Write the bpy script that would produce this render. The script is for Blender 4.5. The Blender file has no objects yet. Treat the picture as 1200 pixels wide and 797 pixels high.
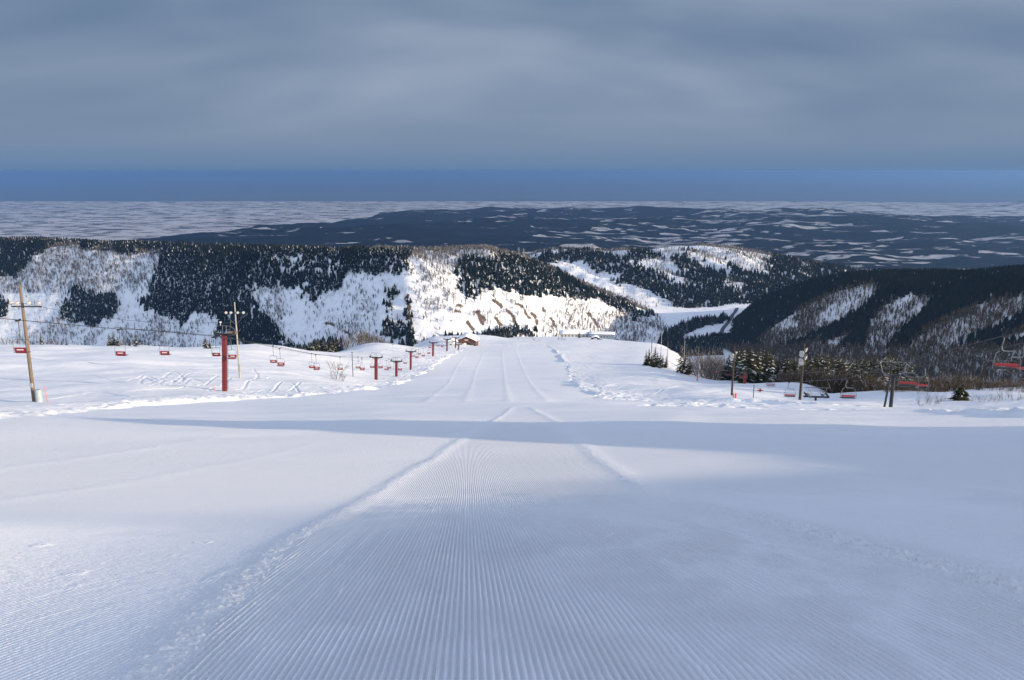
import bpy, math, random
import numpy as np

SC = bpy.context.scene
COL = SC.collection
ZC = 500.0                      # camera height above the sea
F = 924.0                       # focal length in pixels of a 1200 px wide frame
PITCH = math.radians(12.1)
CP, SP = math.cos(PITCH), math.sin(PITCH)
SUN_EL, SUN_AZ = math.radians(14.0), math.radians(22.0)   # azimuth: from +X turned towards -Y (behind the camera)
rng = np.random.default_rng(7)
random.seed(7)

# ------------------------------------------------------------------ measuring helpers
def tan_row(row):
    v = (398.5 - np.asarray(row, float)) / F
    return (SP - v * CP) / (CP + v * SP)
def a_px(px, row=420.0):
    v = (398.5 - np.asarray(row, float)) / F
    return (np.asarray(px, float) - 600.0) / F / (CP + v * SP)
def zrow(row, Y):
    return ZC - tan_row(row) * Y
def to_px(x, y, z):
    z = z - ZC
    d = y * CP - z * SP
    return 600 + F * x / d, 398.5 - F * (y * SP + z * CP) / d

def pchip(xk, yk, x):
    xk = np.asarray(xk, float); yk = np.asarray(yk, float)
    h = np.diff(xk); dl = np.diff(yk) / h
    d = np.zeros_like(yk)
    for i in range(1, len(xk) - 1):
        if dl[i-1] * dl[i] > 0:
            w1 = 2*h[i] + h[i-1]; w2 = h[i] + 2*h[i-1]
            d[i] = (w1 + w2) / (w1/dl[i-1] + w2/dl[i])
    d[0] = dl[0]; d[-1] = dl[-1]
    x = np.clip(x, xk[0], xk[-1])
    i = np.clip(np.searchsorted(xk, x) - 1, 0, len(xk) - 2)
    s = (x - xk[i]) / h[i]
    return (yk[i]*(1+2*s)*(1-s)**2 + d[i]*h[i]*s*(1-s)**2 + yk[i+1]*s*s*(3-2*s) + d[i+1]*h[i]*s*s*(s-1))

_perm = np.random.default_rng(3).random(65536)
def vnoise(x, y, seed=0):
    xi = np.floor(x).astype(np.int64); yi = np.floor(y).astype(np.int64)
    fx = x - xi; fy = y - yi
    fx = fx*fx*fx*(fx*(fx*6-15)+10); fy = fy*fy*fy*(fy*(fy*6-15)+10)
    def h(i, j):
        return _perm[((i*73856093) ^ (j*19349663) ^ (seed*83492791)) & 65535]
    a = h(xi, yi); b = h(xi+1, yi); c = h(xi, yi+1); d = h(xi+1, yi+1)
    return (a + (b-a)*fx) * (1-fy) + (c + (d-c)*fx) * fy
def fbm(x, y, oct=4, seed=0, gain=0.5):
    s = 0; a = 1; t = 0
    for o in range(oct):
        s = s + a*vnoise(x*2**o + 17.3*o, y*2**o - 9.1*o, seed+o); t += a; a *= gain
    return s / t
def sstep(a, b, x):
    t = np.clip((x - a) / (b - a), 0, 1)
    return t*t*(3-2*t)

def in_poly(px, py, poly):
    inside = np.zeros(px.shape, bool)
    n = len(poly)
    for i in range(n):
        x1, y1 = poly[i]; x2, y2 = poly[(i+1) % n]
        if y1 == y2: continue
        c = ((y1 > py) != (y2 > py)) & (px < (x2-x1)*(py-y1)/(y2-y1) + x1)
        inside ^= c
    return inside
def in_any(px, py, polys):
    r = np.zeros(px.shape, bool)
    for p in polys: r |= in_poly(px, py, p)
    return r

# ------------------------------------------------------------------ object helpers
def tag(o, label=None, cat=None, group=None, kind=None):
    if label: o['label'] = label
    if cat: o['category'] = cat
    if group: o['group'] = group
    if kind: o['kind'] = kind
    return o
def link(name, me, parent=None):
    o = bpy.data.objects.new(name, me); COL.objects.link(o)
    if parent: o.parent = parent
    return o
def empty(name, loc=(0,0,0), rz=0.0):
    o = bpy.data.objects.new(name, None); COL.objects.link(o)
    o.empty_display_size = 0.3
    o.location = loc; o.rotation_euler = (0, 0, rz)
    return o
def np_mesh(name, V, Fq, mats, smooth=False, fattr=None, vattr=None, matidx=None):
    """V (n,3); Fq (m,k) array of faces with k corners"""
    me = bpy.data.meshes.new(name)
    V = np.ascontiguousarray(V, np.float32); Fq = np.ascontiguousarray(Fq, np.int32)
    m, k = Fq.shape
    me.vertices.add(len(V)); me.vertices.foreach_set('co', V.ravel())
    me.loops.add(m*k); me.loops.foreach_set('vertex_index', Fq.ravel())
    me.polygons.add(m)
    me.polygons.foreach_set('loop_start', np.arange(0, m*k, k, dtype=np.int32))
    me.polygons.foreach_set('loop_total', np.full(m, k, np.int32))
    me.polygons.foreach_set('use_smooth', np.full(m, smooth, bool))
    if matidx is not None: me.polygons.foreach_set('material_index', np.ascontiguousarray(matidx, np.int32))
    me.update(calc_edges=True)
    for dom, dic in (('FACE', fattr), ('POINT', vattr)):
        for nme, arr in (dic or {}).items():
            at = me.attributes.new(nme, 'FLOAT', dom)
            at.data.foreach_set('value', np.ascontiguousarray(arr, np.float32).ravel())
    for mt in (mats if isinstance(mats, (list, tuple)) else [mats]): me.materials.append(mt)
    return me
def grid_faces(nr, nc):
    i = np.arange(nr-1)[:, None]*nc + np.arange(nc-1)[None, :]
    i = i.ravel()
    return np.stack([i, i+1, i+nc+1, i+nc], 1)

class MB:
    """collects bars, boxes, tubes into one mesh"""
    def __init__(s): s.v = []; s.f = []; s.m = []
    def _add(s, vs, fs, mi=0):
        b = len(s.v); s.v += [tuple(p) for p in vs]
        for f in fs: s.f.append([b+i for i in f]); s.m.append(mi)
    def box(s, c, size, mi=0, rz=0.0, bev=0.0, tilt=0.0):
        x, y, z = [d/2 for d in size]
        b = min(bev, x*.9, y*.9, z*.9)
        vs = []
        if b <= 0:
            pts = [(-x,-y,-z),(x,-y,-z),(x,y,-z),(-x,y,-z),(-x,-y,z),(x,-y,z),(x,y,z),(-x,y,z)]
            fs = [(0,3,2,1),(4,5,6,7),(0,1,5,4),(1,2,6,5),(2,3,7,6),(3,0,4,7)]
        else:
            pts = []; fs = []
            ring = lambda xx, yy, zz: [(-xx+b,-yy,zz),(xx-b,-yy,zz),(xx,-yy+b,zz),(xx,yy-b,zz),(xx-b,yy,zz),(-xx+b,yy,zz),(-xx,yy-b,zz),(-xx,-yy+b,zz)]
            inner = lambda zz: [(px*(x-b)/x, py*(y-b)/y, zz) for px, py, _ in ring(x, y, 0)]
            pts += inner(-z) + ring(x, y, -z+b) + ring(x, y, z-b) + inner(z)
            fs.append(tuple(range(7, -1, -1))); fs.append(tuple(range(24, 32)))
            for r in range(3):
                for i in range(8):
                    j = (i+1) % 8
                    fs.append((r*8+i, r*8+j, r*8+8+j, r*8+8+i))
        ct, st = math.cos(tilt), math.sin(tilt); cr, sr = math.cos(rz), math.sin(rz)
        for p in pts:
            px, py, pz = p[0], p[1]*ct - p[2]*st, p[1]*st + p[2]*ct
            vs.append((c[0]+px*cr-py*sr, c[1]+px*sr+py*cr, c[2]+pz))
        s._add(vs, fs, mi); return s
    def tube(s, pts, r, n=8, mi=0, cap=True):
        pts = [np.array(p, float) for p in pts]
        rs = r if isinstance(r, (list, tuple)) else [r]*len(pts)
        vs = []; prev = None
        for i, p in enumerate(pts):
            d = pts[min(i+1, len(pts)-1)] - pts[max(i-1, 0)]
            d = d/ (np.linalg.norm(d)+1e-9)
            if prev is None:
                u = np.cross(d, (0,0,1) if abs(d[2]) < .95 else (1,0,0))
            else:
                u = prev - d*np.dot(prev, d)
            u /= np.linalg.norm(u)+1e-9; prev = u
            w = np.cross(d, u)
            for k in range(n):
                t = 2*math.pi*k/n
                vs.append(p + rs[i]*(u*math.cos(t)+w*math.sin(t)))
        fs = []
        for i in range(len(pts)-1):
            for k in range(n):
                k2 = (k+1) % n
                fs.append((i*n+k, i*n+k2, (i+1)*n+k2, (i+1)*n+k))
        if cap:
            fs.append(tuple(range(n-1, -1, -1))); fs.append(tuple((len(pts)-1)*n+k for k in range(n)))
        s._add(vs, fs, mi); return s
    def wheel(s, c, r, w, axis=0, n=14, mi=0):
        e = np.zeros(3); e[axis] = w/2; c = np.array(c, float)
        return s.tube([c-e, c+e], r, n, mi)
    def poly(s, vs, fs, mi=0): s._add(vs, fs, mi); return s
    def mesh(s, name, mats, smooth=False):
        me = bpy.data.meshes.new(name)
        me.from_pydata(s.v, [], s.f)
        for m in (mats if isinstance(mats, (list, tuple)) else [mats]): me.materials.append(m)
        me.polygons.foreach_set('material_index', s.m)
        if smooth: me.polygons.foreach_set('use_smooth', [True]*len(s.f))
        me.update(); return me
    def build(s, name, mats, parent=None, smooth=False):
        return link(name, s.mesh(name, mats, smooth), parent)

def copy_tree(o, parent=None):
    c = o.copy(); COL.objects.link(c)
    if parent: c.parent = parent
    for ch in o.children: copy_tree(ch, c)
    return c

# ------------------------------------------------------------------ materials
def mat(name):
    m = bpy.data.materials.new(name); m.use_nodes = True
    nt = m.node_tree; b = nt.nodes['Principled BSDF']
    return m, nt, b
def N(nt, t, **kw):
    n = nt.nodes.new(t)
    for k, v in kw.items():
        if k.startswith('i_'):
            n.inputs[k[2:].replace('_', ' ')].default_value = v
        else: setattr(n, k, v)
    return n
def L(nt, a, b): nt.links.new(a, b)
def math_node(nt, op, a, b=None, c=None):
    n = nt.nodes.new('ShaderNodeMath'); n.operation = op
    for i, v in enumerate((a, b, c)):
        if v is None: continue
        if isinstance(v, (int, float)): n.inputs[i].default_value = v
        else: nt.links.new(v, n.inputs[i])
    return n.outputs[0]
def mix_col(nt, fac, a, b):
    n = nt.nodes.new('ShaderNodeMix'); n.data_type = 'RGBA'
    for idx, v in ((0, fac), (6, a), (7, b)):
        if isinstance(v, (int, float, tuple)): n.inputs[idx].default_value = v if not isinstance(v, tuple) else (*v, 1)
        else: nt.links.new(v, n.inputs[idx])
    return n.outputs[2]
def attr(nt, name):
    n = nt.nodes.new('ShaderNodeAttribute'); n.attribute_name = name
    return n.outputs['Fac']
def noise(nt, scale, detail=4, rough=.55, coord=None, dist=0.0):
    n = nt.nodes.new('ShaderNodeTexNoise'); n.inputs['Scale'].default_value = scale
    n.inputs['Detail'].default_value = detail; n.inputs['Roughness'].default_value = rough
    n.inputs['Distortion'].default_value = dist
    if coord is None:
        g = nt.nodes.new('ShaderNodeNewGeometry'); coord = g.outputs['Position']
    nt.links.new(coord, n.inputs['Vector'])
    return n.outputs['Fac']
def ramp(nt, fac, stops):
    n = nt.nodes.new('ShaderNodeMapRange'); n.interpolation_type = 'SMOOTHSTEP'
    nt.links.new(fac, n.inputs[0]); n.inputs[1].default_value = stops[0]; n.inputs[2].default_value = stops[1]
    return n.outputs[0]
SNOW = (.84, .86, .89)

def simple(name, col, rough=.6, metal=0.0, var=.25, scale=6.0, spec=.4, bump=0.0):
    m, nt, b = mat(name)
    tc = N(nt, 'ShaderNodeTexCoord')
    f = noise(nt, scale, 5, .6, tc.outputs['Object'])
    c = mix_col(nt, f, tuple(max(0, x*(1-var)) for x in col), tuple(min(1, x*(1+var)) for x in col))
    L(nt, c, b.inputs['Base Color'])
    b.inputs['Roughness'].default_value = rough; b.inputs['Metallic'].default_value = metal
    b.inputs['Specular IOR Level'].default_value = spec
    if bump:
        bp = N(nt, 'ShaderNodeBump', i_Strength=.6, i_Distance=bump)
        L(nt, noise(nt, scale*4, 4, .6, tc.outputs['Object']), bp.inputs['Height']); L(nt, bp.outputs[0], b.inputs['Normal'])
    return m

def m_slope_snow():
    m, nt, b = mat('groomed_snow')
    geo = N(nt, 'ShaderNodeNewGeometry')
    u = attr(nt, 'comb_u'); g = attr(nt, 'groomed'); ch = attr(nt, 'churn')
    n1 = noise(nt, .35, 4, .6); n2 = noise(nt, 9.0, 5, .65); n3 = noise(nt, 60.0, 4, .7)
    # comb grooves, 4.1 cm apart, slightly irregular
    wob = math_node(nt, 'MULTIPLY', math_node(nt, 'SUBTRACT', noise(nt, 1.3, 3, .5), .5), .035)
    ph = math_node(nt, 'MULTIPLY', math_node(nt, 'ADD', u, wob), 2*math.pi/.041)
    cs = math_node(nt, 'MULTIPLY_ADD', math_node(nt, 'COSINE', ph), .5, .5)
    cs = math_node(nt, 'POWER', cs, 1.5)
    # each tooth of the comb cuts a little differently
    wn = N(nt, 'ShaderNodeTexNoise', noise_dimensions='1D'); wn.inputs['Scale'].default_value = 9.0
    wn.inputs['Detail'].default_value = 2
    L(nt, u, wn.inputs['W'])
    amp = math_node(nt, 'MULTIPLY', math_node(nt, 'MULTIPLY_ADD', wn.outputs['Fac'], .5, .65), g)
    amp = math_node(nt, 'MULTIPLY', amp, ramp(nt, n2, (.12, .42)))
    comb = math_node(nt, 'MULTIPLY', cs, amp)
    h = math_node(nt, 'MULTIPLY', comb, .016)
    h = math_node(nt, 'ADD', h, math_node(nt, 'MULTIPLY', n3, .0035))
    h = math_node(nt, 'ADD', h, math_node(nt, 'MULTIPLY', n2, .008))
    h = math_node(nt, 'ADD', h, math_node(nt, 'MULTIPLY', math_node(nt, 'MULTIPLY', noise(nt, 14., 5, .75), ch), .05))
    bp = N(nt, 'ShaderNodeBump', i_Strength=1.0, i_Distance=1.0)
    L(nt, h, bp.inputs['Height']); L(nt, bp.outputs[0], b.inputs['Normal'])
    c = mix_col(nt, n1, (.80, .825, .865), (.86, .875, .90))
    L(nt, c, b.inputs['Base Color'])
    b.inputs['Roughness'].default_value = .55; b.inputs['Specular IOR Level'].default_value = .25
    return m

def m_hill(name, snowfac=1.0, scrub=.5):
    """snow with bare rock / soil streaks and low scrub where the 'rock' and 'scrub' masks say"""
    m, nt, b = mat(name)
    rk = attr(nt, 'rock'); sb = attr(nt, 'scrub')
    n1 = noise(nt, .06, 5, .65); n2 = noise(nt, .35, 6, .7); n3 = noise(nt, .012, 4, .6)
    rock = mix_col(nt, n2, (.075, .055, .042), (.20, .145, .10))
    f = ramp(nt, math_node(nt, 'ADD', math_node(nt, 'MULTIPLY', rk, .62), math_node(nt, 'MULTIPLY', n2, .95)), (.80, .95))
    brush = mix_col(nt, n2, (.10, .085, .075), (.30, .27, .25))
    fs = ramp(nt, math_node(nt, 'ADD', math_node(nt, 'MULTIPLY', sb, .45), math_node(nt, 'MULTIPLY', n1, .8)), (.62, .92))
    fs = math_node(nt, 'MULTIPLY', fs, math_node(nt, 'MULTIPLY', ramp(nt, n2, (.38, .62)), scrub))
    c = mix_col(nt, fs, SNOW, brush)
    c = mix_col(nt, f, c, rock)
    L(nt, c, b.inputs['Base Color'])
    b.inputs['Roughness'].default_value = .75; b.inputs['Specular IOR Level'].default_value = .15
    bp = N(nt, 'ShaderNodeBump', i_Strength=.7, i_Distance=1.0)
    L(nt, math_node(nt, 'MULTIPLY_ADD', n1, 3.0, math_node(nt, 'MULTIPLY', n2, .9)), bp.inputs['Height'])
    L(nt, bp.outputs[0], b.inputs['Normal'])
    return m

def m_far():
    m, nt, b = mat('far_land')
    fo = attr(nt, 'forest'); fd = attr(nt, 'fields')
    geo = N(nt, 'ShaderNodeNewGeometry')
    mp = N(nt, 'ShaderNodeMapping'); mp.inputs['Scale'].default_value = (.55, 1.0, 1.0); L(nt, geo.outputs['Position'], mp.inputs['Vector'])
    p = mp.outputs[0]
    big = noise(nt, .0011, 5, .62, p, .6); mid = noise(nt, .0042, 6, .65, p, .4); clr = noise(nt, .0085, 6, .72, p, .8); fine = noise(nt, .02, 5, .7, p)
    def cells(scale):
        v = N(nt, 'ShaderNodeTexVoronoi'); v.inputs['Scale'].default_value = scale; v.inputs['Randomness'].default_value = .85; L(nt, p, v.inputs['Vector'])
        sp = N(nt, 'ShaderNodeSeparateColor'); L(nt, v.outputs['Color'], sp.inputs[0]); return sp.outputs[0]
    c1 = cells(.0052); c2 = cells(.015)
    # plain: snowy paddies greyed to stand for cloud shade, villages, shelter belts and roads
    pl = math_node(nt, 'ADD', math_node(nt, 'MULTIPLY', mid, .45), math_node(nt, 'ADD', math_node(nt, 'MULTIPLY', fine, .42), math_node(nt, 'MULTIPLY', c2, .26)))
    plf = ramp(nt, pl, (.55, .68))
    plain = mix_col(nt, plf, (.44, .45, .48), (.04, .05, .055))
    # wooded hills with clearings
    dark = mix_col(nt, ramp(nt, math_node(nt, 'ADD', math_node(nt, 'MULTIPLY', fine, .5), math_node(nt, 'MULTIPLY', mid, .5)), (.40, .66)), (.002, .004, .005), (.012, .015, .018))
    cl = math_node(nt, 'ADD', math_node(nt, 'ADD', math_node(nt, 'MULTIPLY', clr, .40), math_node(nt, 'ADD', math_node(nt, 'MULTIPLY', c1, .12), math_node(nt, 'MULTIPLY', c2, .22))), math_node(nt, 'ADD', math_node(nt, 'MULTIPLY', big, .42), math_node(nt, 'MULTIPLY', fd, .10)))
    clf = ramp(nt, cl, (.730, .754))
    clf = math_node(nt, 'MULTIPLY', clf, ramp(nt, fine, (.30, .48)))
    wood = mix_col(nt, clf, dark, mix_col(nt, fine, (.12, .13, .15), (.54, .55, .58)))
    f = ramp(nt, math_node(nt, 'ADD', fo, math_node(nt, 'MULTIPLY', math_node(nt, 'SUBTRACT', mid, .5), .9)), (.42, .56))
    c = mix_col(nt, f, plain, wood)
    L(nt, c, b.inputs['Base Color']); b.inputs['Roughness'].default_value = 1; b.inputs['Specular IOR Level'].default_value = 0
    return m

def m_tree(name, dark, light, snow=1.0):
    m, nt, b = mat(name)
    r = attr(nt, 'tone'); s = attr(nt, 'snow')
    c = mix_col(nt, r, dark, light)
    if snow > 0:
        c = mix_col(nt, math_node(nt, 'MULTIPLY', s, snow), c, (.82, .84, .87))
    L(nt, c, b.inputs['Base Color']); b.inputs['Roughness'].default_value = .9; b.inputs['Specular IOR Level'].default_value = 0
    return m

M = {}
M['snow'] = m_slope_snow()
M['hill'] = m_hill('wooded_hill_snow', 1, .8)
M['hill_dark'] = m_hill('shaded_hill_snow', 1, .8)
M['far'] = m_far()
M['conifer'] = m_tree('conifer_needles', (.003, .006, .005), (.015, .019, .012))
M['near_conifer'] = m_tree('near_needles', (.011, .016, .009), (.055, .055, .026))
M['bare'] = m_tree('bare_twigs', (.065, .056, .050), (.19, .17, .155))
M['bare_brown'] = m_tree('brown_twigs', (.045, .034, .022), (.15, .108, .065))
M['bark'] = simple('bark', (.09, .065, .05), .9, scale=5)
M['red'] = simple('red_paint', (.15, .017, .016), .45, var=.25, scale=2.5)
M['seat_red'] = simple('seat_red', (.26, .024, .03), .5, var=.15)
M['steel'] = simple('galvanised_steel', (.14, .15, .16), .5, .5, var=.2)
M['dark_steel'] = simple('dark_steel', (.028, .032, .036), .5, .3)
M['wood'] = simple('weathered_wood', (.17, .125, .085), .85, var=.35, scale=3, bump=.01)
M['dark_wood'] = simple('dark_wood', (.05, .037, .028), .85, var=.3, scale=3, bump=.01)
M['concrete'] = simple('concrete_grey', (.36, .34, .31), .8, var=.15)
M['box_grey'] = simple('box_grey', (.33, .38, .42), .6, var=.1)
M['lamp_white'] = simple('lamp_glass', (.45, .45, .43), .25, var=.05)
M['lamp_brown'] = simple('lamp_housing', (.42, .30, .20), .5, var=.2)
M['rubber'] = simple('rubber_black', (.02, .02, .022), .7)
M['orange'] = simple('stake_orange', (.75, .16, .09), .5, var=.1)
M['pink'] = simple('pad_red', (.62, .10, .13), .6, var=.15)
M['white'] = simple('white_paint', (.78, .78, .78), .5, var=.05)
M['lodge'] = simple('lodge_timber', (.13, .05, .035), .8, var=.35, scale=1.5)
M['lodge_dark'] = simple('lodge_opening', (.03, .022, .02), .6)
M['cream'] = simple('cream_wall', (.55, .50, .42), .8, var=.1, scale=.5)
M['bluewall'] = simple('blue_grey_wall', (.14, .20, .28), .6, var=.15, scale=.6)
M['glass'] = simple('window_glass', (.05, .07, .09), .15, var=.2, spec=.8)
M['roofsnow'] = simple('roof_snow', SNOW, .7, var=.03, spec=.15)
M['asphalt'] = simple('asphalt', (.06, .06, .065), .9)
m, nt, b = mat('sea_water'); b.inputs['Base Color'].default_value = (.05, .07, .09, 1); b.inputs['Roughness'].default_value = .35
bp = N(nt, 'ShaderNodeBump', i_Strength=.3, i_Distance=2.0); L(nt, noise(nt, .02, 4), bp.inputs['Height']); L(nt, bp.outputs[0], b.inputs['Normal'])
M['sea'] = m

# ------------------------------------------------------------------ ski slope (near terrain)
# columns: pixel column -> [(distance, pixel row where the ground is seen)], the last one is the crest
CC = [
 (-500, [(50,490),(84,474),(130,446),(190,414),(225,406)]),
 (0,    [(50,490),(84,473),(130,445),(190,413),(230,406)]),
 (150,  [(55,489),(94,466),(130,446),(190,416),(240,405)]),
 (300,  [(60,486),(90,470),(111,462),(150,445),(200,425),(250,410),(285,403)]),
 (440,  [(50,489),(90,468),(130,459),(180,452),(215,447),(260,434),(300,420),(340,407),(372,400)]),
 (500,  [(50,490),(94,465),(150,455),(215,447),(272,433),(328,418),(375,411),(421,405),(460,400),(520,393)]),
 (560,  [(50,490),(94,465),(150,455),(215,447),(300,428),(400,411),(470,404),(520,399),(560,391)]),
 (600,  [(50,490),(94,465),(150,455),(215,446),(300,428),(400,411),(470,404.5),(560,398),(640,394)]),
 (660,  [(50,490),(94,467),(150,456),(215,446),(300,428),(400,413),(470,405),(560,399),(670,395)]),
 (715,  [(50,489),(90,470),(140,460),(200,447),(260,437),(320,426),(420,413),(520,404),(620,398),(675,395.5)]),
 (760,  [(50,488),(80,475),(130,463),(200,447),(260,436),(320,425),(420,413),(520,405),(600,401.5)]),
 (788,  [(50,487),(80,475),(130,463),(200,449),(260,439),(320,430),(420,418),(520,409),(600,404)]),
 (806,  [(52,486),(82,475),(130,462),(200,451),(245,445),(290,438),(350,428),(430,418),(480,412)]),
 (830,  [(55,485),(85,474),(130,462),(200,453),(240,446),(260,443)]),
 (880,  [(55,485),(75,479),(95,472),(130,464),(180,456),(215,450)]),
 (950,  [(55,485),(75,481),(105,475),(130,472),(165,460),(200,450)]),
 (1050, [(60,486),(80,481),(92,477),(110,471),(135,464)]),
 (1200, [(55,489),(70,484),(90,475),(115,462)]),
 (1700, [(55,490),(70,485),(90,477),(118,464)]),
]
YT = np.concatenate([np.linspace(-30, 20, 101), 20*np.exp(np.linspace(0.004, math.log(1000/20), 900))])
AT = np.linspace(-2.2, 2.2, 881)
near = [(-30, 6.0), (-20, 4.0), (-8, .55), (0, -1.62), (4, -2.74), (8, -4.07), (13, -5.78), (20, -7.85), (30, -10.6)]
Zc = []; Ac = []
for px, pts in CC:
    Ac.append(a_px(px, 440))
    k = list(near) + [(Y, -tan_row(r)*Y) for Y, r in pts]
    Yl, zl = k[-1]
    k += [(Yl+22, zl-5.5), (Yl+60, zl-24), (Yl+150, min(zl-62, -120)), (max(Yl+320, 800), -290), (1100, -330)]
    Zc.append(pchip([q[0] for q in k], [q[1] for q in k], YT))
Zc = np.array(Zc); Ac = np.array(Ac)
ZT = np.empty((len(AT), len(YT)))
for j in range(len(YT)): ZT[:, j] = np.interp(AT, Ac, Zc[:, j])
kr = np.exp(-np.linspace(-2, 2, 17)**2); kr /= kr.sum()
pad = np.pad(ZT, ((8, 8), (0, 0)), mode='edge')
ZT = sum(kr[i]*pad[i:i+len(AT)] for i in range(17))

def base_z(x, y):
    a = np.clip(x / np.maximum(y, 6.0), AT[0], AT[-1]-1e-6)
    fa = (a - AT[0]) / (AT[1]-AT[0]); ia = np.clip(fa.astype(int), 0, len(AT)-2); fa = fa - ia
    yy = np.clip(y, YT[0], YT[-1]-1e-6)
    iy = np.clip(np.searchsorted(YT, yy) - 1, 0, len(YT)-2); fy = (yy - YT[iy]) / (YT[iy+1]-YT[iy])
    z = (ZT[ia, iy]*(1-fa) + ZT[ia+1, iy]*fa)*(1-fy) + (ZT[ia, iy+1]*(1-fa) + ZT[ia+1, iy+1]*fa)*fy
    z = z + .035*(np.sqrt(x*x+80) - 9)*np.exp(-(y/40.0)**2)
    # the near part of the run leans away from the low sun
    z = z + .045*7*np.tanh(np.log1p(np.exp((x+2.3)*2.5))/2.5/7)*np.exp(-(np.maximum(y, 0)/20.0)**2)
    return z
def hit(px, row):
    """ground point (relative to camera) seen at a pixel"""
    a = a_px(px, row); t = tan_row(row)
    ys = np.concatenate([np.linspace(2, 40, 400), np.linspace(40.2, 800, 4000)])
    d = base_z(a*ys, ys) + t*ys
    i = np.argmax(d > 0)
    return float(a*ys[i]), float(ys[i])

LB = [hit(*p) for p in [(-250,506),(0,491),(70,484),(150,478),(250,471),(340,466),(400,461),(440,456),(470,449),(490,441),(515,426),(530,416),(548,408),(556,405)]]
RB = [hit(*p) for p in [(1500,500),(1200,488),(1060,482),(960,478),(900,474),(840,471),(800,473),(740,474),(700,467),(675,452),(664,432),(655,416),(642,406)]]
LB.sort(key=lambda q: q[1]); RB.sort(key=lambda q: q[1])
LBy = [q[1] for q in LB]; LBx = [q[0] for q in LB]; RBy = [q[1] for q in RB]; RBx = [q[0] for q in RB]
print('LB', [(round(a), round(b)) for a, b in LB]); print('RB', [(round(a), round(b)) for a, b in RB])
ENDY = LBy[-1] + 8
def border_dist(x, y):
    xl = np.interp(y, LBy, LBx, left=LBx[0]-8); xr = np.interp(y, RBy, RBx, left=RBx[0]+10)
    wob = (vnoise(y*.23, x*0+3.1, 5)-.5)*1.6
    d = np.minimum(x - xl, xr - x) + wob
    dy = np.minimum((y - min(LBy[0], 50)) * -1, 0)
    d = np.where(y < 46, np.maximum(d, (50-y)*.5), d)
    return np.where(y > ENDY, np.minimum(d, ENDY - y), d), x - xl, xr - x

# windrows between groomer passes: polylines in pixels -> ground
def line_pts(pp):
    q = np.array([hit(*p) for p in pp]); k = np.arange(len(q)); t = np.linspace(0, len(q)-1, 6*(len(q)-1)+1)
    i = np.clip(t.astype(int), 0, len(q)-2); f = (t - i)[:, None]
    e = np.vstack([2*q[0]-q[1], q, 2*q[-1]-q[-2]])
    p0, p1, p2, p3 = e[i], e[i+1], e[i+2], e[i+3]
    c = .5*((2*p1) + (p2-p0)*f + (2*p0-5*p1+4*p2-p3)*f*f + (3*p1-p0-3*p2+p3)*f**3)
    return [tuple(v) for v in c]
BERMS = [  # points, height, half width, churn
 (line_pts([(150,820),(180,797),(350,632),(440,580),(525,527),(600,478)]), .028, .22, 1.0),
 (line_pts([(1290,735),(1200,700),(1000,638),(880,608),(780,582),(705,540),(650,495),(622,478)]), .028, .30, 1.0),
 (line_pts([(-60,598),(0,588),(120,570),(250,547),(370,519)]), .010, .30, .10),
 (line_pts([(-60,560),(0,548),(120,531),(260,509)]), .015, .4, .2),
 (line_pts([(940,545),(1060,562),(1200,588),(1300,606)]), .02, .35, .9),
 (line_pts([(730,497),(800,506),(870,511)]), .05, .5, .3),
 (line_pts([(980,497),(1100,508),(1250,522)]), .025, .5, .3),
 (line_pts([(596,470),(592,450),(590,430),(588,410)]), .03, .5, .3),
 (line_pts([(640,470),(622,450),(612,430),(604,410)]), .03, .5, .3),
 (line_pts([(545,470),(556,440),(566,415)]), .03, .5, .3),
 (line_pts([(500,470),(530,440),(546,415)]), .03, .5, .3),
]
TRACKS = [line_pts(p) for p in [
 [(40,431),(70,434),(105,440),(140,450),(165,455)],
 [(185,447),(172,441),(165,452),(185,456),(205,452),(215,445),(205,438),(190,440)],
 [(215,440),(205,448),(202,456),(214,450),(216,443),(230,437),(245,434)],
 [(232,457),(245,449),(258,440)], [(252,438),(285,441),(303,446),(318,441)],
 [(278,458),(292,449),(302,440),(297,433)], [(150,462),(180,460),(215,458),(235,452)],
 [(160,457),(178,450),(190,444),(200,438)], [(318,457),(330,451),(345,453),(352,460)],
 [(690,449),(740,446),(790,449)], [(680,440),(720,444),(770,437)], [(765,462),(800,455),(820,458)],
 [(640,418),(700,421),(760,420)], [(700,455),(730,452),(765,455),(800,452)],
 [(60,470),(110,462),(150,466)], [(0,455),(20,457)], [(170,443),(188,452),(210,447),(225,450)], [(178,458),(196,446),(214,452),(224,445),(240,450)], [(150,448),(168,440),(186,436),(206,434)], [(286,462),(310,455),(330,458),(352,452)], [(245,460),(262,452),(270,444)],
]]
def seg_dist(x, y, pts):
    d = np.full(x.shape, 1e9); s_at = np.zeros(x.shape); acc = 0
    for (x1, y1), (x2, y2) in zip(pts[:-1], pts[1:]):
        dx, dy = x2-x1, y2-y1; l2 = dx*dx+dy*dy+1e-9
        t = np.clip(((x-x1)*dx + (y-y1)*dy)/l2, 0, 1)
        dd = np.hypot(x-x1-t*dx, y-y1-t*dy)
        better = dd < d
        d = np.where(better, dd, d); s_at = np.where(better, acc + t*math.sqrt(l2), s_at)
        acc += math.sqrt(l2)
    return d, s_at

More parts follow.
